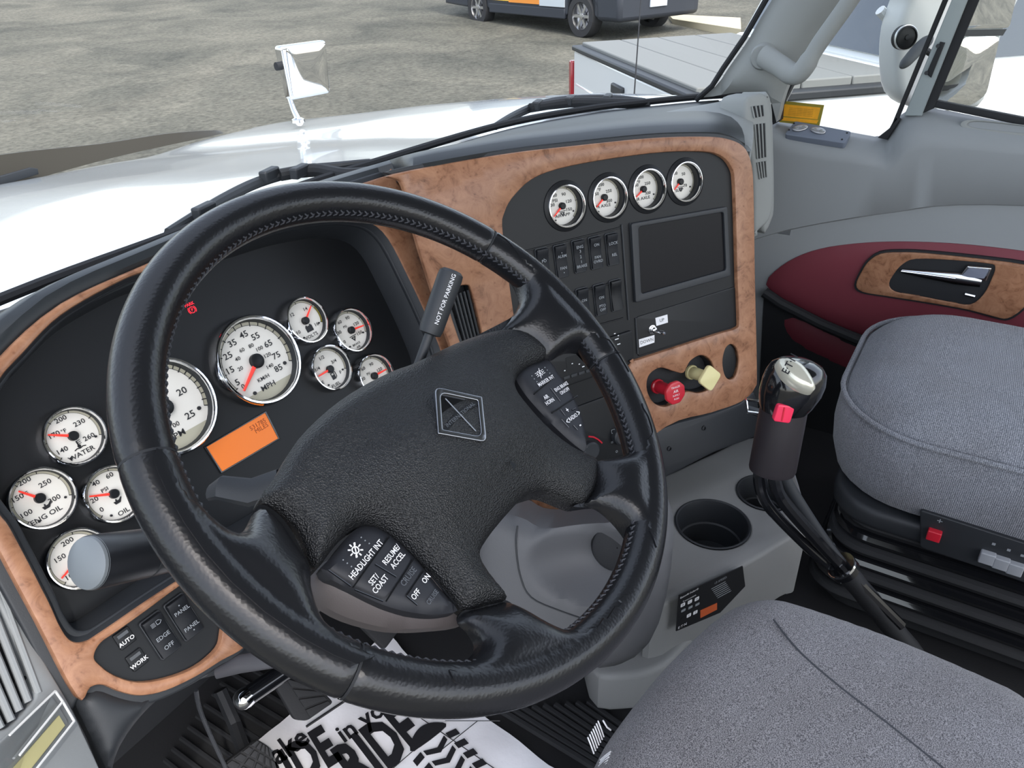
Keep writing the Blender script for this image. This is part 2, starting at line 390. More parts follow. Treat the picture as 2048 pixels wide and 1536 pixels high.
# windshield
WSB = [(-.28, .62), (-.15, .74), (.05, .85), (.35, .90), (.57, .905), (.75, .915), (.98, .90), (1.31, .855), (1.52, .765), (1.63, .683), (1.74, .585), (1.80, .50)]
WSB = smooth(WSB, 6, False); ZW = 2.02
def wsp(i, t):
    x, y = WSB[i]; xc = .84
    return Vector((xc+(x-xc)*(1-.10*t), y-.52*t+.02*sin(pi*t), ZW+.82*t))
mb = MB().rings([[wsp(i, t/8) for i in range(len(WSB))] for t in range(9)], closed=False)
tag(mb.build('window_1', M_glass), 'windshield of the truck', 'windshield', kind='structure')
mb = MB()
mb.tube([wsp(i, 0)+Vector((0, 0, -.004)) for i in range(len(WSB))], .007, 8)
tag(mb.build('trim_1', M_deep), 'black rubber seal along the windshield base', 'seal', kind='structure')
# ================================================================== dashboard
DB = thing('dashboard', Matrix.Translation((.85, .75, 1.6)), 'dashboard with burl wood surrounds and black instrument panels', 'dashboard')
# cluster opening and recess
OPEN = [(95, 1200), (118, 1250), (140, 1280), (168, 1282), (205, 1260), (345, 1166), (600, 1010), (780, 900), (880, 800), (884, 724), (868, 670), (818, 560), (764, 464), (700, 438), (600, 447), (500, 474), (400, 505), (300, 540), (234, 566), (120, 632), (40, 712), (0, 757), (-42, 830), (-52, 910), (-30, 985), (0, 1030), (23, 1062)]
opn = ccw(smooth(pps(F1w, OPEN), 5)); cx = sum(p[0] for p in opn)/len(opn); cy = sum(p[1] for p in opn)/len(opn)
flo = [(cx+(p[0]-cx)*.955, cy+(p[1]-cy)*.93) for p in opn]
mb = MB().plate([(cx+(p[0]-cx)*1.0, cy+(p[1]-cy)*.99) for p in opn], -.012, -.007)
mb.build('instrument_panel', M_panel, DB, F1)
mb = MB().rings([[(x, y, .043) for x, y in opn], [(cx+(x-cx)*.985, cy+(y-cy)*.98, .036) for x, y in opn], [(x, y, -.002) for x, y in flo], [(x, y, -.0075) for x, y in flo]])
mb.build('panel_shroud', M_black, DB, F1)
OUT = [(152, 1394), (70, 1240), (0, 1109), (-62, 985), (-74, 890), (-45, 790), (0, 713), (120, 608), (281, 533), (450, 462), (620, 402), (786, 348), (799, 360), (816, 392), (834, 470), (868, 580), (902, 690), (920, 770), (890, 860), (770, 950), (640, 1060), (570, 1150), (522, 1240), (490, 1292), (440, 1322), (390, 1353), (330, 1381), (280, 1391), (240, 1384), (205, 1370), (180, 1374)]
SWP = [(187, 1312), (200, 1286), (234, 1262), (290, 1222), (344, 1182), (385, 1155), (418, 1150), (436, 1180), (443, 1235), (441, 1266), (432, 1296), (390, 1332), (332, 1355), (273, 1363), (226, 1349), (197, 1328)]
outl = ccw(pps(F1w, OUT)); swp = ccw(smooth(pps(F1w, SWP), 4))
mb = MB().slab(smooth(outl, 4), -.008, .004, .003, [opn, swp])
mb.build('wood_trim', M_wood, DB, F1w)['label'] = 'burl wood surround of the instrument cluster'
mb = MB().plate(swp, -.012, -.004)
mb.build('switch_panel', M_panel, DB, F1w)
# black backing frame just outside the wood
mb = MB().plate(smooth([(x*1.03, y*1.04+.003) for x, y in outl], 4), -.016, -.007, .003, [[(x*.97, y*.97) for x, y in opn][::-1], swp[::-1]])
mb.build('trim_backing', M_black, DB, F1w)
# lower knee panel
KP = [(150, 1396), (180, 1378), (205, 1374), (240, 1388), (280, 1395), (330, 1385), (390, 1357), (484, 1298), (520, 1300), (505, 1330), (470, 1345), (400, 1362), (330, 1395), (275, 1450), (235, 1520), (228, 1600), (230, 1700), (212, 1536)]
mb = MB().pillow(smooth(pps(F1w, KP, -.004), 3), lambda d, x, y: -.012+.011*(1-math.exp(-d/.006)), .006, skirt=-.03)
mb.build('knee_panel', M_black, DB, F1w)
# centre stack: wood surround, black face
OUT2 = [(786, 348), (1000, 309), (1150, 291), (1300, 276), (1400, 273), (1450, 277), (1484, 292), (1500, 325), (1505, 380), (1508, 560), (1512, 740), (1508, 775), (1480, 803), (1420, 825), (1330, 853), (1200, 960), (1130, 1035), (1100, 1046), (1080, 1034), (1056, 990), (1000, 890), (930, 760), (898, 690), (862, 580), (828, 470), (810, 392), (798, 362)]
BLK2 = [(1005, 470), (1008, 425), (1030, 388), (1075, 352), (1160, 328), (1300, 307), (1390, 303), (1435, 310), (1460, 335), (1467, 380), (1472, 560), (1475, 640), (1469, 656), (1430, 668), (1275, 718), (1262, 722), (1250, 760), (1260, 850), (1250, 920), (1210, 945), (1120, 950), (1080, 900), (1050, 780), (1028, 640)]
o2 = ccw(smooth(pps(F2w, OUT2), 4)); b2 = ccw(smooth(pps(F2w, BLK2), 4))
VNT = [(892, 596), (905, 578), (930, 570), (942, 585), (968, 690), (985, 760), (960, 770), (925, 700)]
KNB = [(1300, 745), (1320, 735), (1345, 742), (1365, 745), (1378, 722), (1400, 710), (1420, 722), (1428, 755), (1420, 775), (1395, 785), (1370, 782), (1352, 800), (1330, 812), (1308, 806), (1294, 785), (1292, 762)]
PLG = [(1459, 688), (1470, 696), (1475, 720), (1470, 748), (1459, 758), (1448, 750), (1443, 724), (1448, 698)]
vnt, knb, plg = [ccw(smooth(pps(F2w, q), 4)) for q in (VNT, KNB, PLG)]
mb = MB().slab(o2, -.006, .004, .003, [b2, vnt, knb, plg])
mb.build('wood_trim', M_wood, DB, F2w)['label'] = 'burl wood surround of the centre stack'
mb = MB().plate([(x*1.012, y*1.012) for x, y in b2], -.012, -.004, 0, [circle(.0285, 32, pp(F2w, gx, gy, -.004)) for gx, gy in ((1128.4, 412), (1214, 395.3), (1292.4, 378.6), (1366.6, 363.6))])
mb.build('centre_panel', M_panel, DB, F2w)
for nm, q in (('vent_recess', vnt), ('knob_recess', knb), ('blank_plug', plg)):
    mb = MB().plate([(x, y) for x, y in q], -.03 if nm != 'blank_plug' else -.012, -.018 if nm != 'blank_plug' else -.002, .002)
    mb.rings([[(x, y, -.02) for x, y in q], [(x, y, .001) for x, y in q]])
    mb.build(nm, M_deep if nm != 'blank_plug' else M_panel, DB, F2w)
q = pps(F2w, [(1459, 700), (1466, 710), (1466, 735), (1459, 746), (1452, 735), (1452, 712)])
# louvres of the centre vent
for k in range(5):
    t = .12+.19*k
    a = Vector(pp(F2w, 900+40*t, 592-14*t, -.006)).to_3d(); b = Vector(pp(F2w, 935+42*t, 715+20*t, -.006)).to_3d()
    a.z = b.z = -.006
    MB().tube([a, b], .0022, 6).build('louvre', M_black, DB, F2w)
for k in range(4):
    t = .15+.22*k
    a = Vector(pp(F2w, 897+45*t, 590+125*t, -.012)).to_3d(); b = Vector(pp(F2w, 940+45*t, 582+110*t, -.012)).to_3d(); a.z = b.z = -.012
    MB().tube([a, b], .0018, 6).build('louvre', M_black, DB, F2w)
# black edge outside the centre wood
mb = MB().plate([(x*1.006+.003, y*1.012+.004) for x, y in o2], -.009, -.0045, .001, [[(x*.95+.008, y*.95-.008) for x, y in o2][::-1]])
mb.build('trim_backing', M_black, DB, F2w)
# bottom strip under the centre wood
BS = [(1325, 856), (1420, 828), (1480, 806), (1510, 785), (1520, 850), (1515, 872), (1430, 905), (1342, 950), (1300, 965), (1290, 900)]
mb = MB().plate(smooth(pps(F2w, BS, -.02), 3), -.05, -.02, .004)
mb.build('lower_panel', M_black, DB, F2w)
for px, py, r in ((1338, 897, 8), (1407, 856, 6)):
    x, y = pp(F2w, px, py, -.02); MB().lathe([(.0045, -.02), (.0045, -.018), (.003, -.0175), (.0028, -.021)], 14, Matrix.Translation((x, y, 0))).build('screw_hole', M_deep, DB, F2w)
# dash top
fr_pts = [(0, 701), (60, 645), (120, 597), (200, 556), (281, 522), (450, 450), (620, 390), (779, 341)]
front = [F1w @ Vector((*pp(F1w, a, b, -.004), -.004)) for a, b in fr_pts]
front = [Vector((-.12, .66, 1.90)), Vector((.02, .71, 1.96))]+front[0:]
front += [F2w @ Vector((*pp(F2w, a, b, -.006), -.006)) for a, b in ((830, 330), (1000, 300), (1150, 282), (1300, 267), (1400, 264), (1450, 267), (1490, 287))]
fro = [Vector(p) for p in resample(smooth(front, 4, False), 60, False)]
bak = [Vector(p) for p in resample([(x, y-.012, ZW-.012) for x, y in WSB if x < 1.76], 60, False)]
rows = [[p+Vector((0, 0, -.02)) for p in fro], [p.copy() for p in fro]]
for t, h in ((.04, .009), (.12, .014), (.25, .013), (.45, .006), (.7, 0), (1, 0)): rows.append([a.lerp(b, t)+Vector((0, 0, h)) for a, b in zip(fro, bak)])
MB().rings(rows, closed=False).build('dash_top', mat('dash_top_black', srgb(36, 40, 43), .40, spec=.4, bump=.3, bscale=900, dist=.0003), DB)
# seam across the dash top, between cluster and centre stack
sm_ = [F1w @ Vector((*pp(F1w, a, b, .003), .003)) for a, b in ((779, 341), (797, 358), (806, 380))]
MB().tube(sm_, .0035, 8).build('trim_seam', M_wood, DB)
# grey passenger pad
FP = frame(onz(1400, 240, 2.032), (1, 0, 0), (0, 1, 0))
GP = [(1140, 268), (1200, 246), (1300, 221), (1400, 202), (1470, 190), (1500, 190), (1508, 230), (1506, 280), (1494, 288), (1450, 268), (1400, 265), (1300, 268)]
mb = MB().pillow(smooth(pps(FP, GP), 4), lambda d, x, y: -.012+.014*(1-math.exp(-d/.02)), .012, skirt=-.05)
mb.build('passenger_pad', M_grey, DB, FP)
# dash end with side vents
FE = fr_n(onx(1525, 300, 1.52), (-.62, -.75, .16))
EC = [(1490, 205), (1515, 188), (1533, 190), (1542, 215), (1546, 300), (1548, 400), (1540, 440), (1518, 462), (1508, 475), (1507, 400), (1503, 325), (1494, 285)]
mb = MB().plate(smooth(pps(FE, EC), 3), -.09, 0, .008); mb.build('dash_end', M_grey, DB, FE)
FE2 = off(FE, dz=-.05)
mb = MB().plate(smooth(pps(FE2, [(1530, 190), (1545, 205), (1549, 280), (1551, 400), (1546, 440), (1525, 462), (1515, 300)]), 3), -.09, 0, .008); mb.build('dash_end', M_grey, DB, FE2)
for (x0, y0, x1, y1) in ((1503, 210, 1528, 236), (1509, 246, 1532, 318), (1514, 322, 1533, 358)):
    q = pps(FE, [(x0, y0+3), (x1-2, y0), (x1, y1-4), (x0+5, y1)], .0005)
    MB().plate(rounded(q, .003), .0002, .0012).build('vent_opening', M_deep, DB, FE)
    for k in range(4):
        t = (k+.0)/3; a = Vector(q[0]).lerp(Vector(q[1]), t); b = Vector(q[3]).lerp(Vector(q[2]), t)
        MB().tube([(*a, .002), (*b, .002)], .0017, 6).build('louvre', M_grey, DB, FE)
# hazard triangle sticker standing at the pad corner
q = pps(FE, [(1465, 268), (1470, 247), (1483, 276)], .004)
MB().plate(q, .003, .004).build('reflector', M_chrome, DB, FE)
q = pps(FE, [(1471, 270), (1473, 258), (1481, 275)], .005)
MB().plate(q, .0042, .005).build('reflector', M_red, DB, FE)
# passenger side of the dash and kick panel beyond the centre stack
MB().rings([[(1.12, .52, 1.99), (1.66, .47, 1.99)], [(1.12, .50, 1.9), (1.66, .44, 1.9)], [(1.12, .50, 1.62), (1.66, .46, 1.62)], [(1.12, .75, 1.5), (1.66, .7, 1.5)]][::-1], closed=False).build('passenger_dash', M_grey, DB)
# left dash wing with air vent
pw = F1w @ Vector((*pp(F1w, 75, 1262, -.012), -.012))
FL = frame(pw, (cos(radians(38)), sin(radians(38)), 0), Vector((-sin(radians(38))*.45, cos(radians(38))*.45, .9)))
WG = [(0, 1150), (60, 1255), (150, 1408), (207, 1530), (250, 1640), (60, 1700), (-140, 1640), (-180, 1300), (-90, 1080)]
mb = MB().plate(rounded(pps(FL, WG), .01), -.05, -.004, .003, [rounded(pps(FL, [(-30, 1130), (5, 1200), (78, 1352), (80, 1392), (30, 1450), (-10, 1460), (-90, 1300)]), .008)[::-1]])
mb.build('dash_wing', M_door, DB, FL)
MB().plate(pps(FL, [(-40, 1120), (90, 1352), (90, 1402), (30, 1470), (-120, 1320)]), -.04, -.02).build('vent_recess', M_deep, DB, FL)
for k, ((ax, ay), (bx, by)) in enumerate((((-8, 1150), (80, 1385)), ((-30, 1170), (60, 1402)), ((-52, 1190), (42, 1420)), ((-74, 1210), (26, 1440)), ((-98, 1240), (5, 1455)))):
    a = pp(FL, ax, ay, -.004); b = pp(FL, bx, by, -.004)
    MB().tube([(*a, -.006), (*b, -.006)], .0034, 8).build('louvre', M_door, DB, FL)
for (ax, ay), (bx, by) in (((-50, 1310), (48, 1282)), ((-20, 1400), (75, 1340)), ((-60, 1230), (20, 1225))):
    a = pp(FL, ax, ay, -.014); b = pp(FL, bx, by, -.014)
    MB().tube([(*a, -.014), (*b, -.014)], .002, 6).build('louvre', M_deep, DB, FL)
# clear holder on the wing
q = pps(FL, [(111, 1382), (126, 1403), (149, 1442), (74, 1537), (20, 1600), (-60, 1545)], .004)
H = thing('card_holder', off(FL, *q[0]), 'clear plastic card holder stuck below the left air vent', 'card holder')
MB().plate(rounded(q, .004), -.004, -.0025).build('back_plate', M_door, H, FL)
MB().plate(rounded(q, .004), .001, .0035, .0008).build('cover', M_clear, H, FL)
MB().plate(pps(FL, [(120, 1430), (132, 1450), (46, 1560), (20, 1545)], .0), -.0024, -.001).build('card', M_cream, H, FL)
b = MB()
for (a1, b1) in (((126, 1403), (40, 1510)), ((149, 1442), (74, 1537)), ((126, 1403), (149, 1442)), ((111, 1382), (20, 1470)), ((111, 1382), (126, 1403))):
    b.tube([(*pp(FL, *a1, .004), .0036), (*pp(FL, *b1, .004), .0036)], .0011, 6)
b.build('edge', mat('acrylic_edge', srgb(215, 216, 216), .15), H, FL)
# ================================================================== gauges
def Z(ox, oy, sc): return lambda x, y: (ox+x/sc, oy+y/sc)
zA = Z(0, 500, 2.56); zB = Z(0, 1000, 2.56); zC = Z(400, 560, 5.12); zD = Z(1000, 330, 6.4); zE = Z(1220, 300, 6.4)
def gauge(F, c, R, label, zm, texts, hub, tip, lip, rec, group, ticks=(225, -45, 9), big=False, flat=False, yellow=None, icon=None):
    x, y = pp(F, *c, 0); G = off(F, x, y, 0); zf = lip-rec; rf = R*.915
    T = thing('gauge', G, label, 'gauge', group)
    # chrome ring
    MB().lathe([(R*1.07, -.009), (R*1.065, -.004), (R*1.035, lip*.8), (R*1.005, lip), (R*.965, lip+.0002), (R*.935, lip-.002), (R*.915, zf-.001)], 48).build('bezel', M_chrome if not flat else M_chrome, T, G)
    if flat: MB().lathe([(R*1.24, .002), (R*1.20, .0055), (R*1.04, .0075), (R*1.0, .007)], 40).build('housing', M_panel, T, G)
    MB().lathe([(R*.925, lip-.0035), (R*.90, zf+.0006)], 48).build('inner_wall', M_black, T, G)
    D = MB().plate(circle(rf, 48), zf-.002, zf).build('dial_face', M_dial, T, G)
    # scale band, ticks
    a0, a1, n = ticks; b = MB(); k = 40
    A = [radians(a0+(a1-a0)*i/k) for i in range(k+1)]
    b.rings([[(rf*.90*cos(a), rf*.90*sin(a), zf+.0002) for a in A], [(rf*.985*cos(a), rf*.985*sin(a), zf+.0002) for a in A]][::-1], closed=False)
    if big:
        ch = [(rf*.985*cos(radians(t)), rf*.985*sin(radians(t)), zf+.0002) for t in range(-135, -44, 5)]
        b.add(ch, [tuple(range(len(ch)))])
        b.add([(rf*.985*cos(radians(215)), 0, 0)], [])
    b.build('scale_band', M_tan, D, G, sm=False)
    b = MB()
    for i in range(n+1):
        a = radians(a0+(a1-a0)*i/n); lw = R*(.012 if not big else .010); r0 = rf*(.87 if i % 2 == 0 else .90)
        b.box((r0, -lw, zf+.0003), (rf*.99, lw, zf+.0006), Matrix.Rotation(a, 4, 'Z'))
    lw = rf*.012
    b.rings([[(rf*.894*cos(a), rf*.894*sin(a), zf+.0004) for a in A], [(rf*.906*cos(a), rf*.906*sin(a), zf+.0004) for a in A]][::-1], closed=False)
    tag(b.build('tick_marks', M_ink, D, G, sm=False), kind='stuff')
    if yellow:
        A2 = [radians(yellow[0]+(yellow[1]-yellow[0])*i/12) for i in range(13)]
        MB().rings([[(rf*.90*cos(a), rf*.90*sin(a), zf+.0007) for a in A2], [(rf*.97*cos(a), rf*.97*sin(a), zf+.0007) for a in A2]][::-1], closed=False).build('warning_band', M_olive, D, G, sm=False)
    b = MB(); Fi = G.inverted()
    def loc(q): 
        u, v = pp(F, *zm(*q), zf); p = Fi @ (F @ Vector((u, v, zf))); return p.x, p.y
    for s_, qx, qy, sz in texts:
        u, v = loc((qx, qy)); b.text(s_, sz, None, u, v, zf+.0006, sx=1.15, weight=sz*.012)
    if icon: icon(b, R, zf)
    tag(b.build('numerals', M_ink, D, G, sm=False), kind='stuff')
    hx, hy = loc(hub); tx, ty = loc(tip); L = hypot(tx-hx, ty-hy); a = atan2(ty-hy, tx-hx); w = R*.055
    Mn = Matrix.Translation((hx*.4, hy*.4, zf+.003)) @ Matrix.Rotation(a, 4, 'Z')
    MB().add([(0, -w, 0), (L, -w*.5, 0), (L, w*.5, 0), (0, w, 0), (0, -w*.6, .0012), (L, -w*.2, .0008), (L, w*.2, .0008), (0, w*.6, .0012)], [(0, 3, 2, 1), (4, 5, 6, 7), (0, 1, 5, 4), (1, 2, 6, 5), (2, 3, 7, 6), (3, 0, 4, 7)], Mn).build('needle', M_needle, T, G, sm=False)
    MB().lathe([(R*.17, zf+.0005), (R*.165, zf+.005), (R*.13, zf+.0062)], 20, Matrix.Translation((hx*.4, hy*.4, 0)), False, True).build('needle_hub', M_panel, T, G)
    # reset pegs
    for (ux, uy) in ((-.42, -.62), (.62, -.35)): MB().lathe([(R*.045, zf), (R*.04, zf+.0015)], 10, Matrix.Translation((ux*R, uy*R, 0)), False, True).build('peg', M_ink, D, G)
    return T
def ic_thermo(b, R, z):
    b.box((-.03*R, -.38*R, z+.0004), (.02*R, -.18*R, z+.0007)); b.lathe([(R*.06, z+.0004), (R*.06, z+.0007)], 10, Matrix.Translation((0, -.38*R, 0)), False, True)
    for k in range(3): b.box((.03*R, (-.2-.06*k)*R, z+.0004), (.12*R, (-.18-.06*k)*R, z+.0007))
    b.tube([(-.2*R, -.46*R, z+.0005), (-.1*R, -.43*R, z+.0005), (0, -.46*R, z+.0005), (.1*R, -.43*R, z+.0005), (.2*R, -.46*R, z+.0005)], R*.018, 4)
def ic_oil(b, R, z):
    b.plate([(-.14*R, -.27*R), (.07*R, -.27*R), (.17*R, -.20*R), (.19*R, -.23*R), (.08*R, -.38*R), (-.10*R, -.38*R)], z+.0003, z+.0007)
    b.box((-.05*R, -.27*R, z+.0003), (0, -.21*R, z+.0007))
def ic_batt(b, R, z):
    b.plate(rrect(.36*R, .26*R, .01*R), z+.0003, z+.0007, M=Matrix.Translation((.05*R, -.38*R, 0)))
    b.box((-.09*R, -.25*R, z+.0003), (-.02*R, -.2*R, z+.0007)); b.box((.12*R, -.25*R, z+.0003), (.19*R, -.2*R, z+.0007))
def ic_fuel(b, R, z):
    b.plate(rrect(.2*R, .32*R, .01*R), z+.0003, z+.0007, holes=[[(-.06*R, .04*R), (-.06*R, .12*R), (.06*R, .12*R), (.06*R, .04*R)]], M=Matrix.Translation((.02*R, -.38*R, 0)))
    b.tube([(.14*R, -.5*R, z+.0005), (.19*R, -.45*R, z+.0005), (.19*R, -.25*R, z+.0005), (.13*R, -.2*R, z+.0005)], R*.02, 4)
def ic_brake(b, R, z):
    b.plate([(-.14*R, -.3*R), (.14*R, -.3*R), (0, -.52*R)], z+.0003, z+.0007, holes=[[(-.05*R, -.34*R), (0, -.42*R), (.05*R, -.34*R)]])
    b.box((-.2*R, -.27*R, z+.0003), (.2*R, -.24*R, z+.0007))
CG = 'gauges of the instrument cluster'; KG = 'gauges of the centre stack'
S1, S2 = .0070, .0064
gauge(F1, (514.3, 721), .0552, 'large speedometer marked MPH with its red needle at zero', zC, [('5', 383, 1050, .0108), ('15', 305, 930, .0108), ('25', 285, 780, .0108), ('35', 330, 650, .0108), ('45', 447, 562, .0108), ('55', 567, 580, .0108), ('65', 697, 655, .0108), ('75', 780, 775, .0108), ('85', 802, 905, .0108), ('0', 440, 1092, .0085), ('20', 412, 910, .0066), ('40', 385, 810, .0066), ('60', 428, 720, .0066), ('80', 522, 675, .0066), ('100', 605, 705, .0066), ('120', 687, 772, .0066), ('140', 712, 885, .0066), ('KM/H', 648, 1005, .0066), ('MPH', 698, 1085, .0095)], (565, 840), (432, 1148), .010, .0125, CG, (205, -25, 17), True)
gauge(F1, (331, 814), .0552, 'large tachometer marked RPM, half hidden by the wheel rim', zA, [('20', 930, 725, .0110), ('25', 973, 845, .0110), ('15', 806, 655, .0110), ('10', 700, 690, .0110), ('5', 650, 800, .0110), ('X100', 880, 905, .0075), ('RPM', 905, 950, .0100)], (838, 810), (700, 960), .010, .0125, CG, (205, -25, 25), True)
gauge(F1, (610, 642), .0305, 'small voltmeter marked VOLTS with a yellow band above the speedometer', zC, [('10', 1005, 540, S2), ('12', 940, 360, S2), ('14', 1075, 300, S2), ('16', 1190, 455, S2), ('VOLTS', 1140, 572, S2)], (1070, 420), (1125, 270), .009, .0105, CG, (205, -25, 4), yellow=(25, -25), icon=ic_batt)
gauge(F1, (701.3, 661.6), .0305, 'small brake air pressure gauge marked BRAKE AIR, rightmost of the upper pair', zC, [('0', 1480, 635, S2), ('30', 1425, 540, S2), ('60', 1428, 435, S2), ('90', 1508, 390, S2), ('120', 1595, 450, S2), ('150', 1630, 545, S2), ('PSI', 1483, 480, .0046), ('BRAKE', 1600, 655, .0042), ('AIR', 1622, 683, .0042)], (1545, 510), (1668, 462), .009, .0105, CG, (205, -25, 5), icon=ic_brake)
gauge(F1, (658.8, 736.8), .0305, 'small fuel gauge marked FUEL below the voltmeter', zC, [('E', 1258, 1050, S2), ('1/4', 1200, 915, S2), ('1/2', 1243, 800, S2), ('3/4', 1368, 835, S2), ('F', 1437, 945, S2), ('FUEL', 1393, 1072, S2)], (1325, 930), (1205, 1005), .009, .0105, CG, (205, -25, 4), icon=ic_fuel)
gauge(F1, (748, 752), .0305, 'small air pressure gauge half hidden behind the wheel hub', zC, [('30', 1670, 1015, S2), ('60', 1670, 910, S2), ('90', 1752, 865, S2), ('120', 1835, 920, S2), ('PSI', 1722, 960, .0046), ('150', 1880, 1010, S2)], (1775, 985), (1895, 918), .009, .0105, CG, (205, -25, 5), icon=ic_brake)
gauge(F1, (146.5, 873), .0300, 'small water temperature gauge marked WATER left of the rim', zA, [('140', 317, 1028, S1), ('170', 275, 948, S1), ('200', 310, 868, S1), ('230', 405, 885, S1), ('260', 455, 958, S1), ('°F', 325, 928, .0056), ('WATER', 418, 1042, S1)], (367, 950), (235, 945), .009, .0095, CG, (215, -25, 5), icon=ic_thermo)
gauge(F1, (83, 997), .0300, 'small engine oil temperature gauge marked ENG OIL, leftmost of all', zA, [('100', 133, 1352, S1), ('150', 88, 1272, S1), ('200', 125, 1185, S1), ('250', 230, 1195, S1), ('300', 278, 1275, S1), ('°F', 130, 1250, .0056), ('ENG OIL', 237, 1360, S1)], (183, 1270), (72, 1234), .009, .0095, CG, (215, -25, 5), icon=ic_oil)
gauge(F1, (226, 988), .0300, 'small oil pressure gauge marked OIL beside the wheel rim', zA, [('0', 520, 1330, S1), ('20', 483, 1280, S1), ('40', 490, 1195, S1), ('60', 560, 1155, S1), ('PSI', 535, 1228, .0056), ('OIL', 632, 1340, S1)], (582, 1248), (455, 1262), .009, .0095, CG, (215, -25, 5), icon=ic_oil)
gauge(F1, (155, 1117), .0300, 'small temperature gauge behind the end of the turn signal lever', zB, [('100', 362, 388, S1), ('150', 305, 300, S1), ('200', 345, 215, S1), ('250', 440, 230, S1)], (405, 300), (316, 402), .009, .0095, CG, (215, -25, 5), icon=ic_thermo)
gauge(F2, (1128.4, 412), .0302, 'small gauge marked AIR APP, first in the row of four', zD, [('30', 672, 515, S2), ('60', 700, 390, S2), ('90', 812, 375, S2), ('120', 875, 465, S2), ('150', 880, 570, S2), ('PSI', 702, 458, S2), ('AIR APP', 800, 645, S2)], (785, 525), (678, 662), .010, .018, KG, (225, -45, 5), flat=True, icon=ic_brake)
gauge(F2, (1214, 395.3), .0302, 'small axle temperature gauge, second in the row of four', zD, [('150', 1225, 375, S2), ('200', 1292, 255, S2), ('250', 1390, 335, S2), ('300', 1395, 460, S2), ('°F', 1268, 318, S2), ('FR AXLE', 1318, 525, S2)], (1315, 412), (1212, 538), .010, .018, KG, (225, -45, 4), flat=True)
gauge(F2, (1292.4, 378.6), .0302, 'small axle temperature gauge, third in the row of four', zE, [('150', 325, 455, S2), ('200', 392, 352, S2), ('250', 477, 428, S2), ('300', 482, 552, S2), ('°F', 365, 412, S2), ('RR AXLE', 415, 620, S2)], (405, 500), (308, 605), .010, .018, KG, (225, -45, 4), flat=True)
gauge(F2, (1366.6, 363.6), .0302, 'small gauge farthest right in the row of four', zE, [('30', 838, 300, S2), ('50', 937, 308, S2), ('70', 960, 455, S2), ('SUSP', 885, 515, S2)], (878, 405), (798, 508), .010, .018, KG, (225, -45, 4), flat=True, icon=ic_brake)
# ------------------------------------------------------------------ trip display and warning lamp
zp = -.007
q = pps(F1, [(412, 894.5), (529, 826), (555, 877), (443, 943)], zp)
c = [sum(k)/4 for k in zip(*q)]; G = off(F1, c[0], c[1], 0)
T = thing('trip_display', G, 'orange lit trip display reading miles below the speedometer', 'display', None)
lo = [(a-c[0], b-c[1]) for a, b in q]
D = MB().plate(lo, zp, zp+.0012).build('screen', M_orange, T, G, sm=False)
fr_ = [(a*1.05, b*1.09) for a, b in lo]
MB().plate(fr_, zp-.001, zp+.002, .0004, [lo[::-1]]).build('screen_frame', M_gloss, T, G)
x1 = max(a for a, b in lo); y1 = max(b for a, b in lo)
b = MB(); b.text('531785', .0078, None, x1-.004, y1-.0085, zp+.0015, align='RIGHT', sx=1.05); b.text('MILES', .0078, None, x1-.004, y1-.0148, zp+.0015, align='RIGHT', sx=1.05)
b.build('lettering', mat('lcd_ink', srgb(150, 66, 16), .5), D, G, sm=False)
x, y = pp(F1, 383, 618, zp); G = off(F1, x, y, zp)
T = thing('warning_lamp', G, 'small red lit PARK brake warning symbol on the black cluster', 'warning lamp')
b = MB(); b.text('PARK', .0052, None, 0, .0058, .0006, weight=.00005); b.text('P', .005, None, 0, -.0012, .0006)
b.lathe([(.0033, .0004), (.0040, .0004), (.0040, .0007), (.0033, .0007)], 20, Matrix.Translation((0, -.0012, 0)))
for sg in (-1, 1): b.tube([((.0052*cos(t))*sg, -.0012+.0052*sin(t), .0006) for t in (-.8, -.4, 0, .4, .8)], .0003, 4)
b.build('symbol', M_redled, T, G, sm=False)
# ------------------------------------------------------------------ rocker switches
def rocker(F, c, w, h, label, lines, zb=.004, group=None, z=.0, mt=None):
    x, y = pp(F, *c, zb); G = off(F, x, y, zb)
    T = thing('rocker_switch', G, label, 'switch', group)
    MB().plate(rrect(w*1.16, h*1.1, .003), -.002, .0022, .0008, [rrect(w, h, .002)[::-1]]).build('switch_frame', M_black, T, G)
    prof = [(-h/2, .001), (-h/2, .0048), (-h*.28, .0040), (0, .0028), (h*.3, .0046), (h*.44, .0075), (h/2, .0068), (h/2, .001)]
    R = MB().rings([[(-w/2, a, b) for a, b in prof], [(-w/2+.0012, a*.99, b+.0008) for a, b in prof], [(w/2-.0012, a*.99, b+.0008) for a, b in prof], [(w/2, a, b) for a, b in prof]], True, True, True).build('rocker', mat('rocker_black', srgb(30, 32, 36), .5, spec=.25) if mt is None else mt, T, G, ang=50)
    b = MB()
    for s_, yy, sz in lines: b.text(s_, sz, None, 0, yy*h, .0064+.002*abs(yy), weight=.00008)
    if lines: b.build('lettering', M_grey_print, R, G, sm=False)
    return T
RG = 'rocker switches on the centre stack'
rocker(F2, (1085, 529), .0185, .046, 'black rocker switch partly behind the wheel rim, first in upper row', [('.', .25, .012), ('PO', .12, .006)], group=RG)
rocker(F2, (1121, 522), .0185, .046, 'black rocker switch marked FAN with dots top and bottom', [('.', .34, .012), ('ALRM', .16, .006), ('FAN', -.22, .006), ('.', -.30, .012)], group=RG)
rocker(F2, (1157, 512), .0185, .046, 'black rocker switch marked ENG 3 2 1 BRAKE', [('ENG', .30, .006), ('3', .16, .006), ('2', -.02, .006), ('1', -.18, .006), ('BRAKE', -.32, .006)], group=RG)
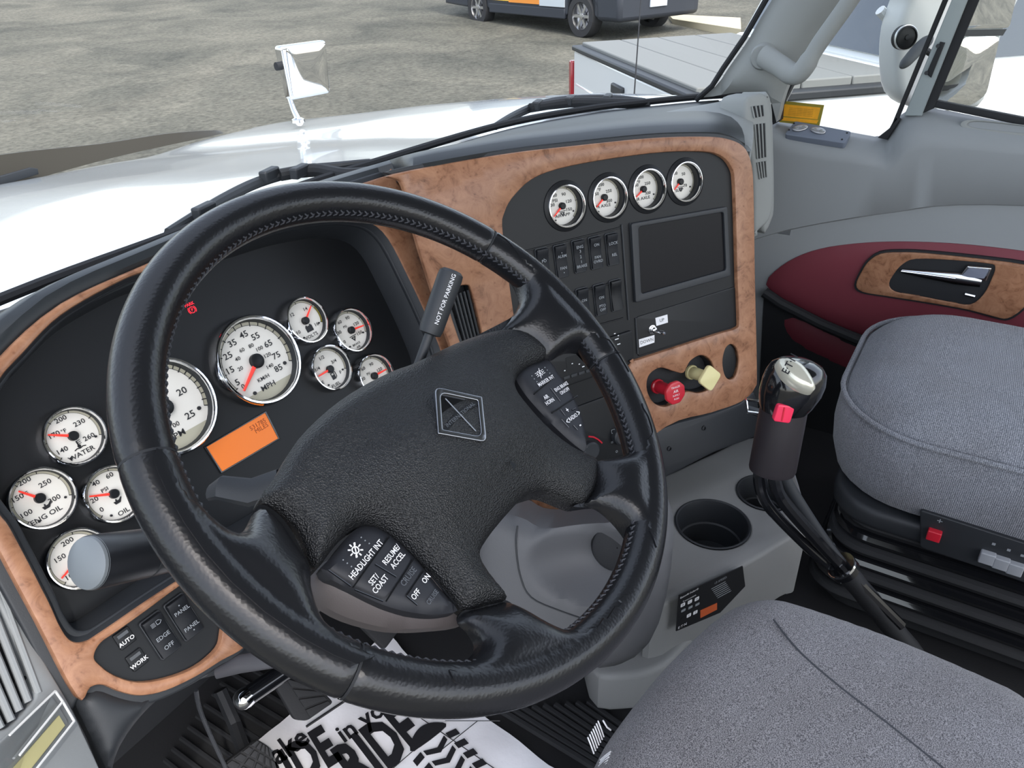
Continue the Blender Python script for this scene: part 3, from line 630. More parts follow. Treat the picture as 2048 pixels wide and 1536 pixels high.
rocker(F2, (1190, 505), .0185, .046, 'black rocker switch marked FAN OVRD', [('ON', .26, .006), ('FAN', -.14, .006), ('OVRD', -.28, .006)], group=RG)
rocker(F2, (1223, 498), .0185, .046, 'black rocker switch marked LOCK nearest the dark screen', [('LOCK', .20, .006), ('REL', -.18, .006)], group=RG)
rocker(F2, (1165, 607), .0185, .046, 'black rocker switch half hidden by the rim in the lower row', [('ON', .12, .006)], group=RG)
rocker(F2, (1199, 599), .0185, .046, 'black rocker switch marked PTO OFF in the lower row', [('ON', .08, .006), ('PTO', -.20, .006), ('OFF', -.33, .006)], group=RG)
rocker(F2, (1231, 590), .0185, .046, 'blank black switch cover at the end of the lower row', [], group=RG, mt=M_panel)
# raised surround strips round the switch rows and dividing ribs
for a, b_ in (((1244, 449), (1258, 640)), ((1261, 446), (1271, 604)), ((1272, 636), (1276, 708))):
    p0 = (*pp(F2w, *a, -.002), -.003); p1 = (*pp(F2w, *b_, -.002), -.003)
    MB().tube([p0, p1], .0016, 6).build('divider_rib', M_black, DB, F2w)
for q in ([(1240, 562), (1090, 600)], [(1246, 636), (1130, 668)], [(1240, 455), (1050, 502)]):
    MB().tube([(*pp(F2w, *k, -.004), -.004) for k in q], .0014, 6).build('divider_rib', M_panel, DB, F2w)
# ------------------------------------------------------------------ dark screen
oq = pps(F2w, [(1263, 447), (1455, 413), (1462, 552), (1272, 606)], .002); iq = pps(F2w, [(1277, 454), (1448, 424), (1453, 540), (1283, 588)], .002)
c = [sum(k)/4 for k in zip(*oq)]; G = off(F2w, c[0], c[1]); o_ = [(a-c[0], b-c[1]) for a, b in oq]; i_ = [(a-c[0], b-c[1]) for a, b in iq]
T = thing('display_screen', G, 'dark switched-off display screen on the centre stack', 'screen')
MB().plate(rounded(o_, .004), -.006, .002, .0012, [rounded(i_, .005)[::-1]]).build('screen_frame', M_black, T, G)
MB().plate(rounded(i_, .005), -.006, -.0018).build('glass', mat('screen_glass', srgb(15, 15, 20), .35, spec=.2), T, G)
# blank plate with toggle
q = pps(F2w, [(1273, 634), (1470, 573), (1473, 652), (1276, 713)], -.003)
MB().plate(rounded(q, .004), -.006, -.0025, .0008).build('blank_plate', M_panel, DB, F2w)
x, y = pp(F2w, 1304, 659, -.002); G = off(F2w, x, y, -.0025)
T = thing('toggle_switch', G, 'chrome toggle switch between the UP and DOWN labels', 'switch')
MB().lathe([(.0075, 0), (.0075, .002), (.006, .0025), (.006, .005), (.0045, .0055), (.0045, .009), (.003, .010)], 12, None, False, True).build('nut', M_chrome, T, G)
MB().tube([(0, 0, .008), (.0015, -.001, .016), (.003, -.002, .026), (.0035, -.0025, .029)], [.0018, .0022, .003, .0022], 10).build('lever', M_chrome, T, G)
for txt, q, lb in (('UP', [(1311, 636), (1335, 629), (1336, 645), (1313, 652)], 'small white UP label above the toggle switch'), ('DOWN', [(1278, 679), (1309, 670), (1309, 685), (1279, 695)], 'small white DOWN label below the toggle switch')):
    q = pps(F2w, q, -.002); c = [sum(k)/4 for k in zip(*q)]; G = off(F2w, c[0], c[1], -.0025)
    T = thing('label_sticker', G, lb, 'label', 'white stickers by the toggle switch')
    MB().plate([(a-c[0], b-c[1]) for a, b in q], 0, .0004).build('sticker', M_white, T, G, sm=False)
    MB().text(txt, .0078, None, 0, 0, .0006).build('lettering', M_ink, T, G, sm=False)
# ------------------------------------------------------------------ radio and heater panel behind the wheel
q = pps(F2w, [(1080, 720), (1262, 660), (1266, 725), (1095, 785)], -.002); c = [sum(k)/4 for k in zip(*q)]; G = off(F2w, c[0], c[1], -.002)
T = thing('radio', G, 'black radio seen through the steering wheel', 'radio'); lo = [(a-c[0], b-c[1]) for a, b in q]
MB().plate(rounded(lo, .004), -.004, .003, .001).build('faceplate', M_panel, T, G)
MB().plate(rrect(.055, .018, .001), .003, .0035, M=Matrix.Translation((-.015, .008, 0))).build('display_window', M_panel, T, G)
for k in range(6): MB().plate(rrect(.011, .005, .001), .003, .0045, .0005, M=Matrix.Translation((-.045+.0135*k, -.014, 0))).build('button', M_black, T, G)
b = MB()
for px, py, w in ((1229, 667, 5), (1236, 671, 3), (1233, 678, 12), (1237, 688, 10), (1144, 727, 4), (1158, 728, 4), (1166, 733, 7), (1180, 729, 9), (1129, 741, 4)):
    u, v = pp(F2w, px, py, .002); w = w*.8/1400
    b.box((u-c[0]-w/2, v-c[1]-.0007, .0046), (u-c[0]+w/2, v-c[1]+.0007, .005))
b.build('lettering', M_white, T, G, sm=False)
q = pps(F2w, [(1105, 830), (1255, 775), (1260, 905), (1150, 950)], -.004); c = [sum(k)/4 for k in zip(*q)]; G = off(F2w, c[0], c[1], -.004)
T = thing('heater_control', G, 'black heater control panel with red arc seen through the wheel', 'control panel')
MB().plate(rounded([(a-c[0], b-c[1]) for a, b in q], .006), -.002, .003, .001).build('faceplate', M_panel, T, G)
for px, py in ((1178, 900), (1240, 870)):
    u, v = pp(F2w, px, py, .0); MB().lathe([(.016, .002), (.0155, .012), (.013, .014), (.004, .0135)], 24, Matrix.Translation((u-c[0], v-c[1], 0)), False, True).build('knob', M_black, T, G)
pts = [(*[a-b_ for a, b_ in zip(pp(F2w, px, py, .0), c)], .0042) for px, py in ((1177, 873), (1187, 874), (1196, 879), (1204, 886))]
MB().tube(pts, .0014, 6).build('red_arc', M_red, T, G)
b = MB()
for px, py, s_ in ((1226, 863, '□'), (1224, 885, '='), (1233, 902, 'o')):
    u, v = pp(F2w, px, py, .0); b.text(s_, .009, None, u-c[0], v-c[1], .0045)
b.build('lettering', M_grey_print, T, G, sm=False)
# ------------------------------------------------------------------ brake valve knobs
def knob(c, face, mtl, label, n, R, rot, txts):
    x, y = pp(F2w, *c, -.018); G = off(F2w, x, y, -.018)
    T = thing('push_pull_valve', G, label, 'knob', 'push-pull brake valve knobs')
    MB().lathe([(.0128, 0), (.0125, .004), (.0105, .0055), (.0100, .040), (.0115, .0445)], 24, None, False, True).build('stem', mtl, T, G)
    o = circle(R, n, (0, 0), rot); o = rounded(o, R*.18 if n == 8 else R*.3)
    cap = MB().plate(o, .043, .050, .0018).build('cap', mtl, T, G)
    if txts:
        b = MB()
        for s_, yy, sz in txts: b.text(s_, sz, None, 0, yy, .0504)
        b.build('lettering', M_white, cap, G, sm=False)
knob((1314, 772), None, M_red, 'red octagonal brake knob pulled out of the wood panel', 8, .0205, pi/8, [('TRAILER', .010, .0048), ('AIR', .003, .0066), ('SUPPLY', -.004, .0044), ('PUSH', -.010, .0042)])
knob((1382, 744), None, M_cream, 'cream square brake knob pulled out of the wood panel', 4, .0245, 0, [])
# ------------------------------------------------------------------ switches below the cluster
def button(c, label, txt):
    x, y = pp(F1w, *c, -.004); G = off(F1w, x, y, -.004)
    T = thing('push_button', G, label, 'button', 'small push buttons below the cluster')
    MB().plate(rrect(.0165, .0175, .0015), -.001, .0025, .0008).build('button_cap', M_panel, T, G)
    MB().plate(rrect(.011, .0035, .0004), .0024, .0031, M=Matrix.Translation((0, .0045, 0))).build('lamp_window', M_gloss, T, G)
    MB().text(txt, .0058, None, 0, -.0035, .0027, weight=.00008).build('lettering', M_white, T, G, sm=False)
button((248, 1276), 'small black push button marked AUTO', 'AUTO'); button((273, 1319), 'small black push button marked WORK', 'WORK')
T = rocker(F1w, (320, 1270), .0205, .043, 'black headlight rocker switch marked OFF below the cluster', [('OFF', -.30, .0062), ('EDGE', -.03, .006)], zb=-.003, group='rocker switches below the cluster')
b = MB(); G = WM[T.name]
b.tube([(.001, .0125, .0075), (.001, .0165, .0075), (.004, .0165, .0075), (.0065, .0145, .0075), (.004, .0125, .0075), (.001, .0125, .0075)], .0004, 4)
for k in range(4): b.box((-.005, .0125+.0012*k, .0074), (-.0005, .0129+.0012*k, .0078))
b.build('headlight_symbol', M_grey_print, T, G, sm=False)
rocker(F1w, (367, 1234), .0205, .043, 'black dimmer rocker switch marked PANEL twice', [('.', .42, .012), ('PANEL', .20, .0058), ('PANEL', -.26, .0058), ('.', -.30, .012)], zb=-.003, group='rocker switches below the cluster')
# ================================================================== steering wheel
SW = thing('steering_wheel', WF, 'large black leather steering wheel with four spokes and an airbag hub', 'steering wheel')
RT = .0172; RC = .2124; RO = RC+RT
seam_px = [(978, 480), (1250, 712), (290, 925), (690, 1378)]
seams = [atan2(*pp(WF, a, b, 0)[::-1]) for a, b in seam_px]
def rim_ring(a, k=1.0):
    d = min(abs((a-s+pi) % (2*pi)-pi) for s in seams)*RC
    r = RT*(1-.07*math.exp(-(d/.0016)**2))*k
    return [((RC+r*cos(t))*cos(a), (RC+r*cos(t))*sin(a), r*1.04*sin(t)) for t in [2*pi*j/28 for j in range(28)]]
NA = 420; R_ = [rim_ring(2*pi*i/NA) for i in range(NA)]
MB().rings(R_+[R_[0]]).build('rim', M_leather, SW, WF)
for s in seams:
    R_ = [[((RC+RT*.985*cos(t)+0*k)*cos(s+k), (RC+RT*.985*cos(t))*sin(s+k), RT*1.02*sin(t)) for t in [2*pi*j/24 for j in range(24)]] for k in (-.004, .004)]
    MB().rings(R_).build('rim_seam', M_deep, SW, WF)
# stitching round the inner side of the rim: too many and too small to pick apart
b = MB(); nst = 210
for i in range(nst):
    a = 2*pi*i/nst
    for sg in (-1, 1):
        p = []
        for u in (-1, 0, 1):
            aa = a+u*.0095; t = pi-.30+sg*u*.10+ (.10 if sg > 0 else 0); rr = RT*1.035 if u == 0 else RT*.97
            p.append(((RC+rr*cos(t))*cos(aa), (RC+rr*cos(t))*sin(aa), rr*1.04*sin(t)))
        b.tube(p, .00075, 5)
tag(b.build('stitching', M_dthread, SW, WF), kind='stuff')
# leather webs of the four spokes
def web(px, label=None):
    z0 = -.004
    o = []
    for x, y in smooth(pps(WF, px, z0), 3):
        r = hypot(x, y); k = min(1, (RC+.002)/r); o.append((x*k, y*k))
    def zf(d, x, y):
        t = min(1, max(0, (hypot(x, y)-.140)/.055)); t = t*t*(3-2*t)
        r_ = hypot(x, y); fd = min(1, max(0, (.207-r_)/.012)); zb = -.008+.0245*t-.017*math.exp(-d/.0055)*fd
        rz_ = 1.04*math.sqrt(max(0, RT*RT-(r_-RC)**2))+.0010 if abs(r_-RC) < RT else -1
        return max(zb, rz_) if r_ > RC-.008 else zb
    MB().pillow(o, zf, .0028, skirt=-.0145).build('spoke', M_leather, SW, WF)
web([(300, 930), (345, 975), (400, 1020), (448, 1060), (478, 1068), (498, 1046), (522, 1000), (545, 1000), (580, 1030), (612, 1085), (632, 1128), (626, 1180), (640, 1240), (690, 1285), (740, 1315), (640, 1345), (430, 1200), (290, 1040)])
web([(990, 500), (1015, 535), (1036, 562), (1047, 592), (1038, 618), (1000, 640), (925, 680), (960, 690), (1044, 668), (1088, 700), (1108, 712), (1140, 696), (1180, 700), (1215, 720), (1238, 752), (1290, 750), (1230, 620), (1100, 490), (1000, 440)])
web([(1255, 830), (1274, 868), (1272, 895), (1240, 915), (1205, 912), (1188, 915), (1196, 960), (1180, 992), (1160, 1003), (1200, 1008), (1235, 1035), (1266, 1075), (1285, 1120), (1320, 1080), (1325, 950), (1300, 850)])
web([(870, 1330), (920, 1326), (952, 1308), (962, 1285), (945, 1255), (928, 1238), (940, 1212), (1000, 1196), (1024, 1190), (1050, 1208), (1085, 1244), (1125, 1262), (1175, 1248), (1215, 1210), (1260, 1210), (1190, 1330), (1060, 1390), (900, 1400)])
# airbag pad
PAD = [(525, 990), (560, 940), (600, 873), (663, 811), (725, 768), (790, 735), (837, 718), (917, 680), (975, 660), (1015, 652), (1046, 656), (1075, 672), (1098, 696), (1096, 712), (1062, 728), (1040, 748), (1036, 775), (1050, 800), (1090, 842), (1140, 882), (1178, 902), (1199, 913), (1203, 940), (1198, 970), (1184, 993), (1163, 1000), (1104, 977), (1075, 980), (1049, 993), (1006, 1040), (976, 1080), (967, 1105), (985, 1140), (1023, 1190), (985, 1204), (943, 1214), (920, 1195), (896, 1163), (855, 1118), (811, 1078), (772, 1050), (738, 1041), (705, 1055), (668, 1095), (642, 1130), (628, 1125), (613, 1078), (600, 1052), (560, 1012)]
padz = -.008; pad = ccw(smooth(pps(WF, PAD, padz), 3))
def padh(d, x, y):
    # raised central cushion, lower arms
    base = padz-.006+.012*(1-math.exp(-d/.006))
    r = math.exp(-((x/.105)**2+((y+.035)/.055)**2)**2)
    return base+.016*r*(1-math.exp(-d/.02))
MB().pillow(pad, padh, .0034, skirt=-.032).build('airbag_pad', M_pad, SW, WF)
# emblem
ex, ey, ez = .004, -.0195, .0135; EM = off(WF, ex, ey, ez)
dia = lambda r: rounded([(0, r), (-r, 0), (0, -r), (r, 0)], [.006, .001, .006, .001])
E_ = MB().plate(dia(.030), -.006, .0012, .001, [dia(.0235)[::-1]]).build('emblem', mat('emblem_frame', (.32, .33, .35, 1), .22, 1), SW, EM)
MB().plate(dia(.0245), -.006, -.0012).build('emblem_field', M_gloss, E_, EM)
M_eln = mat('emblem_line', srgb(120, 124, 130), .4, .5)
b = MB(); b.tube([(0, .0175, .0002), (0, -.0175, .0002)], .0005, 5); b.build('emblem_line', M_eln, E_, EM)
MB().plate(smooth([(-.021, .0005), (0, .0038), (.021, .0005), (.021, -.003), (0, .0003), (-.021, -.003)], 4), -.0012, .0002).build('emblem_banner', M_panel, E_, EM)
MB().text('INTERNATIONAL', .0044, None, 0, .0003, .0004, sx=1.1).build('lettering', M_eln, E_, EM, sm=False)
hx, hy = pp(WF, 1012, 940, .004)
MB().text('◢', .012, None, hx, hy, .0125, rz=.3).build('horn_mark', M_panel, SW, WF, sm=False)
# keypads
def keypad(px, zk, keys, name):
    F = off(WF, dz=zk); o = ccw(smooth(pps(F, px), 3))
    K = MB().pillow(o, lambda d, x, y: -.004+.006*(1-math.exp(-d/.003)), .0045, skirt=-.014).build(name, M_key, SW, F)
    return K, F
KL = [(646, 1140), (665, 1112), (700, 1068), (722, 1050), (742, 1046), (765, 1052), (800, 1078), (840, 1118), (880, 1168), (920, 1214), (908, 1222), (870, 1226), (820, 1220), (770, 1206), (710, 1178)]
K, F = keypad(KL, -.014, 0, 'keypad'); zt = .0024; zl = Z(600, 980, 5.12)
def groove(K, F, lines, zm):
    for a, b_ in lines:
        MB().tube([(*pp(F, *zm(*a), zt), zt), (*pp(F, *zm(*b_), zt), zt)], .0006, 5).build('key_groove', M_gloss, K, F)
groove(K, F, [((290, 820), (520, 985)), ((540, 1000), (910, 480)), ((560, 1020), (850, 1140)), ((770, 760), (985, 890)), ((880, 1140), (1170, 690)), ((1090, 1080), (1260, 830)), ((1090, 1085), (1200, 1180)), ((1280, 800), (1590, 1170))], zl)
M_dim = mat('dim_print', srgb(84, 88, 94), .6)
def keytext(K, F, zm, items, ang, mm=None):
    for t, qx, qy, sz in items:
        u, v = pp(F, *zm(qx, qy), zt); MB().text(t, sz, None, u, v, zt+.0005, rz=ang, sx=.82, weight=sz*.012).build('lettering', mm or M_white, K, F, sm=False)
def angp(F, zm, a, b_):
    p = pp(F, *zm(*a), 0); q = pp(F, *zm(*b_), 0); return atan2(q[1]-p[1], q[0]-p[0])
aL = angp(F, zl, (575, 850), (800, 580))
keytext(K, F, zl, [('HEADLIGHT INT', 680, 712, .0060), ('RESUME/', 935, 665, .0058), ('ACCEL', 1000, 722, .0058), ('SET/', 755, 920, .0058), ('COAST', 822, 968, .0058), ('ON', 1290, 910, .0058), ('OFF', 1185, 1072, .0058)], aL)
def star(K, F, zm, c, r, ang, kind):
    u, v = pp(F, *zm(*c), zt); M = Matrix.Translation((u, v, zt+.0004)) @ Matrix.Rotation(ang, 4, 'Z'); b = MB()
    if kind == 0:
        b.lathe([(r*.38, 0), (r*.55, 0), (r*.55, .0003), (r*.38, .0003)], 16, M)
        for k in range(8): b.box((r*.65, -r*.09, 0), (r*1.05, r*.09, .0004), M @ Matrix.Rotation(k*pi/4, 4, 'Z'))
        b.box((-r, -r*.08, 0), (r, r*.08, .0005), M @ Matrix.Rotation(.9, 4, 'Z'))
    else:
        for sg in (-1, 1):
            b.tube([(sg*r*.2, r*.6, 0), (sg*r*.7, r*.3, 0), (sg*r*.7, -r*.3, 0), (sg*r*.2, -r*.6, 0), (sg*r*.2, r*.6, 0)], r*.07, 4, M=M)
            for k in (-1, 0, 1): b.box((sg*r*.85 if sg > 0 else -r*1.3, k*r*.4-r*.05, 0), (r*1.3 if sg > 0 else -r*.85, k*r*.4+r*.05, .0003), M)
        b.tube([(-r*.6, -r, 0), (r*.6, r, 0)], r*.08, 4, M=M)
    tag(b.build('symbol', M_white, K, F, sm=False), kind='stuff')
star(K, F, zl, (565, 618), .0052, aL, 0)
for qx, qy in ((625, 488), (665, 520), (707, 550), (440, 718), (482, 752), (525, 785)):
    u, v = pp(F, *zl(qx, qy), zt); MB().lathe([(.0005, zt), (.0005, zt+.0006)], 6, Matrix.Translation((u, v, 0)), False, True).build('dot', M_grey_print, K, F)
keytext(K, F, zl, [('CRUISE', 1110, 890, .0062), ('CRUISE', 1355, 1100, .0048)], aL, M_dim)
KR = [(1036, 752), (1042, 738), (1058, 727), (1080, 719), (1100, 714), (1112, 730), (1126, 750), (1154, 795), (1170, 835), (1177, 872), (1177, 899), (1165, 894), (1138, 872), (1095, 830), (1056, 786)]
zr = Z(1020, 690, 6.68)
K, F = keypad(KR, -.012, 0, 'keypad')
groove(K, F, [((320, 660), (590, 430)), ((545, 575), (675, 750)), ((560, 910), (900, 680)), ((680, 860), (740, 940)), ((690, 990), (790, 1100)), ((850, 1070), (905, 1130)), ((830, 870), (880, 845))], zr)
aR = angp(F, zr, (370, 545), (590, 415))
keytext(K, F, zr, [('MARKER INT', 480, 482, .0052), ('ENG BRAKE', 683, 560, .0048), ('ON/OFF', 728, 618, .0048), ('AIR', 480, 700, .0052), ('HORN', 530, 760, .0052), ('+', 765, 875, .008), ('RADIO', 840, 968, .0052), ('>', 915, 912, .0085), ('<', 770, 1028, .0085), ('-', 928, 1065, .0110)], aR)
star(K, F, zr, (398, 380), .0046, aR, 1)
for qx, qy in ((463, 302), (495, 338), (528, 378), (290, 415), (322, 455), (357, 492)):
    u, v = pp(F, *zr(qx, qy), zt); MB().lathe([(.0005, zt), (.0005, zt+.0006)], 6, Matrix.Translation((u, v, 0)), False, True).build('dot', M_grey_print, K, F)
# grey back cover below the hub
BCV = [(622, 1160), (650, 1120), (760, 1070), (850, 1070), (930, 1140), (975, 1205), (940, 1240), (880, 1250), (790, 1252), (700, 1230), (640, 1195)]
o = ccw(smooth(pps(WF, BCV, -.03), 3))
MB().pillow(o, lambda d, x, y: -.036+.016*(1-math.exp(-d/.008)), .008, skirt=-.046).build('back_cover', M_under, SW, WF)
# ================================================================== steering column
SC = thing('steering_column', off(WF, dz=-.1), 'black steering column shroud behind the wheel', 'steering column')
def sq(w, h, z, ox=0, oy=0): return [(a+ox, b+oy, z) for a, b in rrect(w, h, min(w, h)*.3, 5)]
MB().rings([sq(.10, .09, -.055), sq(.125, .115, -.075), sq(.13, .12, -.13), sq(.12, .115, -.24), sq(.11, .11, -.36)], True, True, True).build('shroud', M_black, SC, WF)
MB().rings([sq(.05, .012, -.06, -.075, .030), sq(.05, .014, -.10, -.08, .030), sq(.045, .014, -.13, -.08, .03)], True, True, True).build('tilt_lever', M_black, SC, WF)
p = [Vector(WF.inverted() @ at(x, y, d)) for x, y, d in ((560, 965, .60), (500, 985, .60), (440, 975, .60), (420, 985, .61))]
MB().tube(p, [.012, .012, .010, .007], 10, flat=.5).build('wiring_clip', M_black, SC, WF)
# tilt lever / bracket under the dash, metal bracket
MB().tube([WF.inverted() @ at(x, y, d) for x, y, d in ((600, 1290, .74), (545, 1318, .75), (480, 1328, .76), (432, 1348, .77))], [.006, .009, .009, .005], 12, flat=.45)  .build('mount_bracket', mat('bracket_grey', srgb(66, 66, 70), .4), SC, WF)
# ================================================================== turn signal lever
a = at(170, 1127, .52); e = at(420, 1084, .63)
TS = thing('turn_signal_lever', Matrix.Translation(e), 'thick black turn signal lever with rounded grey end left of the wheel', 'lever')
d = (a-e).normalized(); Ft = fr_n(a, -d)
L = (a-e).length
def capr(r, z): return (r, z)
MB().lathe([(.0190, .004), (.0180, .001), (.0150, -.0005), (.008, -.0015), (.001, -.0018)][::-1], 32, None, True, False).build('end_cap', mat('lever_cap', srgb(110, 116, 120), .35), TS, Ft)
MB().lathe([(.0188, .003), (.0192, .006), (.0188, .03), (.0180, L*.6), (.015, L*.62), (.013, L)], 32, None, False, True).build('handle', mat('lever_black', srgb(34, 36, 40), .33), TS, Ft)
MB().lathe([(.0183, L*.42), (.0187, L*.425), (.0187, L*.44), (.0183, L*.445)], 32).build('collar', M_black, TS, Ft)
q = off(Ft, 0, 0, L*.30) @ Matrix.Rotation(pi/2, 4, 'Y')
# ================================================================== trailer brake lever
a = at(905, 540, .66); b_ = at(843, 712, .66); m = a.lerp(b_, .53)
TB = thing('trailer_brake_lever', Matrix.Translation(b_), 'black hand lever lettered NOT FOR PARKING behind the wheel', 'lever')
d = (a-b_).normalized(); Ft = fr_n(b_-d*.06, d, VF); L = (a-b_).length+.06
MB().lathe([(.0042, 0), (.0042, L*.7)], 14, None, True, False).build('shaft', M_black, TB, Ft)
hl = .060
MB().lathe([(.006, L-hl), (.0098, L-hl+.001), (.0108, L-hl+.006), (.0113, L-.008), (.0108, L-.003), (.008, L-.0005)], 24, None, False, True).build('handle', M_black, TB, Ft)
# lettering on the side facing the camera
mid = b_+d*((L-.06)-hl*.45); n = (CAM-mid); n = (n-d*n.dot(d)).normalized()
Fx = frame(mid+n*.0113+n.cross(d)*(-.0045)*0, d, n.cross(d))
b = MB(); b.text('NOT FOR PARKING', .0052, None, 0, -.0028, -.0002, ext=.0004, sx=1.0); b.build('lettering', M_white, TB, Fx, sm=False)
# ================================================================== console with cup holders
a30 = radians(30)
FC = frame(onz(1425, 1047, ZC), (cos(a30), -sin(a30), 0), (sin(a30), cos(a30), 0))
CN = thing('console', off(FC, dz=-.2), 'grey moulded centre console with cup holders', 'console')
TOP = [(1285, 972), (1342, 944), (1430, 903), (1512, 872), (1572, 930), (1612, 1048), (1604, 1066), (1586, 1072), (1492, 1128), (1378, 1180), (1320, 1210), (1285, 1180)]
o = ccw(smooth(pps(FC, TOP), 3))
cups = [((1425, 1047), .0615), ((1530, 985), .048)]
holes = [circle(r, 40, pp(FC, *c)) for c, r in cups]
MB().plate(o, -.15, 0, .008, [h[::-1] for h in holes]).build('console_body', M_consol, CN, FC)
for (c, r) in cups:
    x, y = pp(FC, *c); M = Matrix.Translation((x, y, 0))
    MB().lathe([(r+.004, .0012), (r+.0015, .0025), (r-.001, .001), (r-.003, -.006), (r-.006, -.045), (r-.009, -.047), (r-.012, -.085), (.002, -.086)], 40, M).build('cup_holder', M_black, CN, FC)
# lower flared base
BASE = [(1180, 1180), (1378, 1185), (1492, 1135), (1540, 1105), (1553, 1108), (1550, 1132), (1500, 1180), (1400, 1260), (1330, 1330), (1250, 1352), (1180, 1330)]
Fb = off(FC, dz=-.12)
MB().plate(ccw(smooth(pps(Fb, BASE), 3)), -.09, 0, .012).build('console_base', M_consol, CN, Fb)
# knee side panel of the console with pocket
FK = fr_n(at(1110, 1120, 1.02), (-.80, -.40, .42))
KS = [(940, 1040), (1035, 1042), (1080, 1064), (1150, 1064), (1250, 1046), (1340, 1005), (1345, 1150), (1300, 1300), (1200, 1350), (1080, 1300), (960, 1230)]
pc = pp(FK, 1180, 1130)
def kz(d, x, y):
    r = hypot((x-pc[0])/.085, (y-pc[1])/.055)
    return -.02*math.exp(-d/.01)-.045*max(0, 1-r*r)
MB().pillow(smooth(pps(FK, KS), 3), kz, .010, skirt=-.12).build('side_panel', mat('knee_grey', srgb(90, 91, 94), .55, bump=.4, bscale=900, dist=.0004), CN, FK)
crease = smooth([(1035, 1052), (1032, 1090), (1040, 1150), (1062, 1195), (1120, 1222), (1190, 1245), (1260, 1262)], 4, False)
MB().tube([(*pp(FK, *k, .001), .0005) for k in crease], .0012, 6).build('panel_crease', M_black, CN, FK)
x, y = pp(FK, 1235, 1100, -.02)
MB().lathe([(.036, -.04), (.034, -.030), (.030, -.028), (.001, -.029)], 30, Matrix.Translation((x, y, 0))).build('cup_holder', M_deep, CN, FK)  # flat dark disc instead of a hole; its shade is put into the colour
# information label on the front face of the console
fl = onp(1378, 1184, FC.translation, Vector((0, 0, 1))); fe = onp(1590, 1074, FC.translation, Vector((0, 0, 1)))
lx = (fe-fl).normalized(); nn = lx.cross(Vector((0, 0, 1))); nn = nn if nn.dot(CAM-fl) > 0 else -nn
FG = frame(fl.lerp(fe, .35)+nn*.012, lx, Vector((0, 0, 1)))
q = pps(FG, [(1358, 1190), (1485, 1132), (1490, 1172), (1440, 1225), (1352, 1262)], 0)
c = [sum(k)/len(q) for k in zip(*q)]; G = off(FG, c[0], c[1])
LB = thing('shift_label', G, 'black shift pattern label on the front of the console', 'label')
MB().plate([(a-c[0], b-c[1]) for a, b in q], -.001, .0006).build('sticker', M_lblack, LB, G, sm=False)
def ltx(t, px, py, sz, m=M_white, sx=1):
    u, v = pp(FG, px, py, 0); MB().text(t, sz, None, u-c[0], v-c[1], .001, sx=sx).build('lettering', m, LB, G, sm=False)
ltx('Eaton® Fuller®', 1378, 1186, .0058); ltx('Transmissions', 1378, 1196, .0048); ltx('13 SPEED', 1440, 1160, .0066, M_grey_print); ltx('E·T·N', 1364, 1251, .0075)
def cell(px, py, w, h, m, t=None):
    u, v = pp(FG, px, py, 0); MB().plate(rrect(w, h, .001), .0006, .0011, M=Matrix.Translation((u-c[0], v-c[1], 0))).build('gear_cell', m, LB, G, sm=False)
    if t: MB().text(t, .0055, None, u-c[0], v-c[1], .0014).build('lettering', M_ink, LB, G, sm=False)
for k, t in enumerate('RLH'): cell(1365+14*k, 1209-6*k, .0085, .007, M_white, t)
for k, t in enumerate('135'): cell(1366+14*k, 1220-6*k, .0085, .005, M_grey_print)
for k, t in enumerate('57'): cell(1377+13*k, 1230-6*k, .0085, .007, M_white, t)
cell(1365, 1236, .0085, .006, M_lblack); 
for k in range(7): cell(1436+2*k, 1170+5.0*k-2*k, .030, .0011, M_grey_print)
q2 = pps(FG, [(1401, 1221), (1434, 1206), (1434, 1219), (1401, 1236)], .001)
MB().plate([(a-c[0], b-c[1]) for a, b in q2], .0006, .0012).build('warning_patch', mat('warning_orange', srgb(196, 92, 50), .5), LB, G, sm=False)
ltx('▲WARNING', 1418, 1221, .0044, M_ink)
# ================================================================== gear lever
kt = at(1583, 735, .93); kb = at(1545, 935, .985); ax = (kt-kb).normalized()
GL = thing('gear_lever', Matrix.Translation(at(1690, 1135, 1.10)), 'tall gear lever with black knob, chrome badge and red switch', 'gear lever')
Fk = fr_n(kb, ax, VF)   # z up the lever, x sideways
X = VR-ax*VR.dot(ax); Fk = frame(kb, X, ax.cross(X)); H = (kt-kb).length
def ell(rx, ry, z, ox=0, oy=0, n=28): return [(rx*cos(2*pi*j/n)+ox, ry*sin(2*pi*j/n)+oy, z) for j in range(n)]
MB().rings([ell(.029, .027, -.004), ell(.030, .028, .0), ell(.0295, .028, H*.45), ell(.029, .0275, H*.62)], True, True, False).build('sleeve', mat('shift_sleeve', srgb(38, 34, 38), .45), GL, Fk)
MB().rings([ell(.0295, .028, H*.60), ell(.0335, .031, H*.66, .0015), ell(.0375, .034, H*.76, .004), ell(.0385, .034, H*.86, .006), ell(.0365, .032, H*.95, .007), ell(.031, .027, H*1.02, .006), ell(.021, .019, H*1.06, .004), ell(.006, .006, H*1.075, .003)], True, False, True).build('knob', M_gloss, GL, Fk)
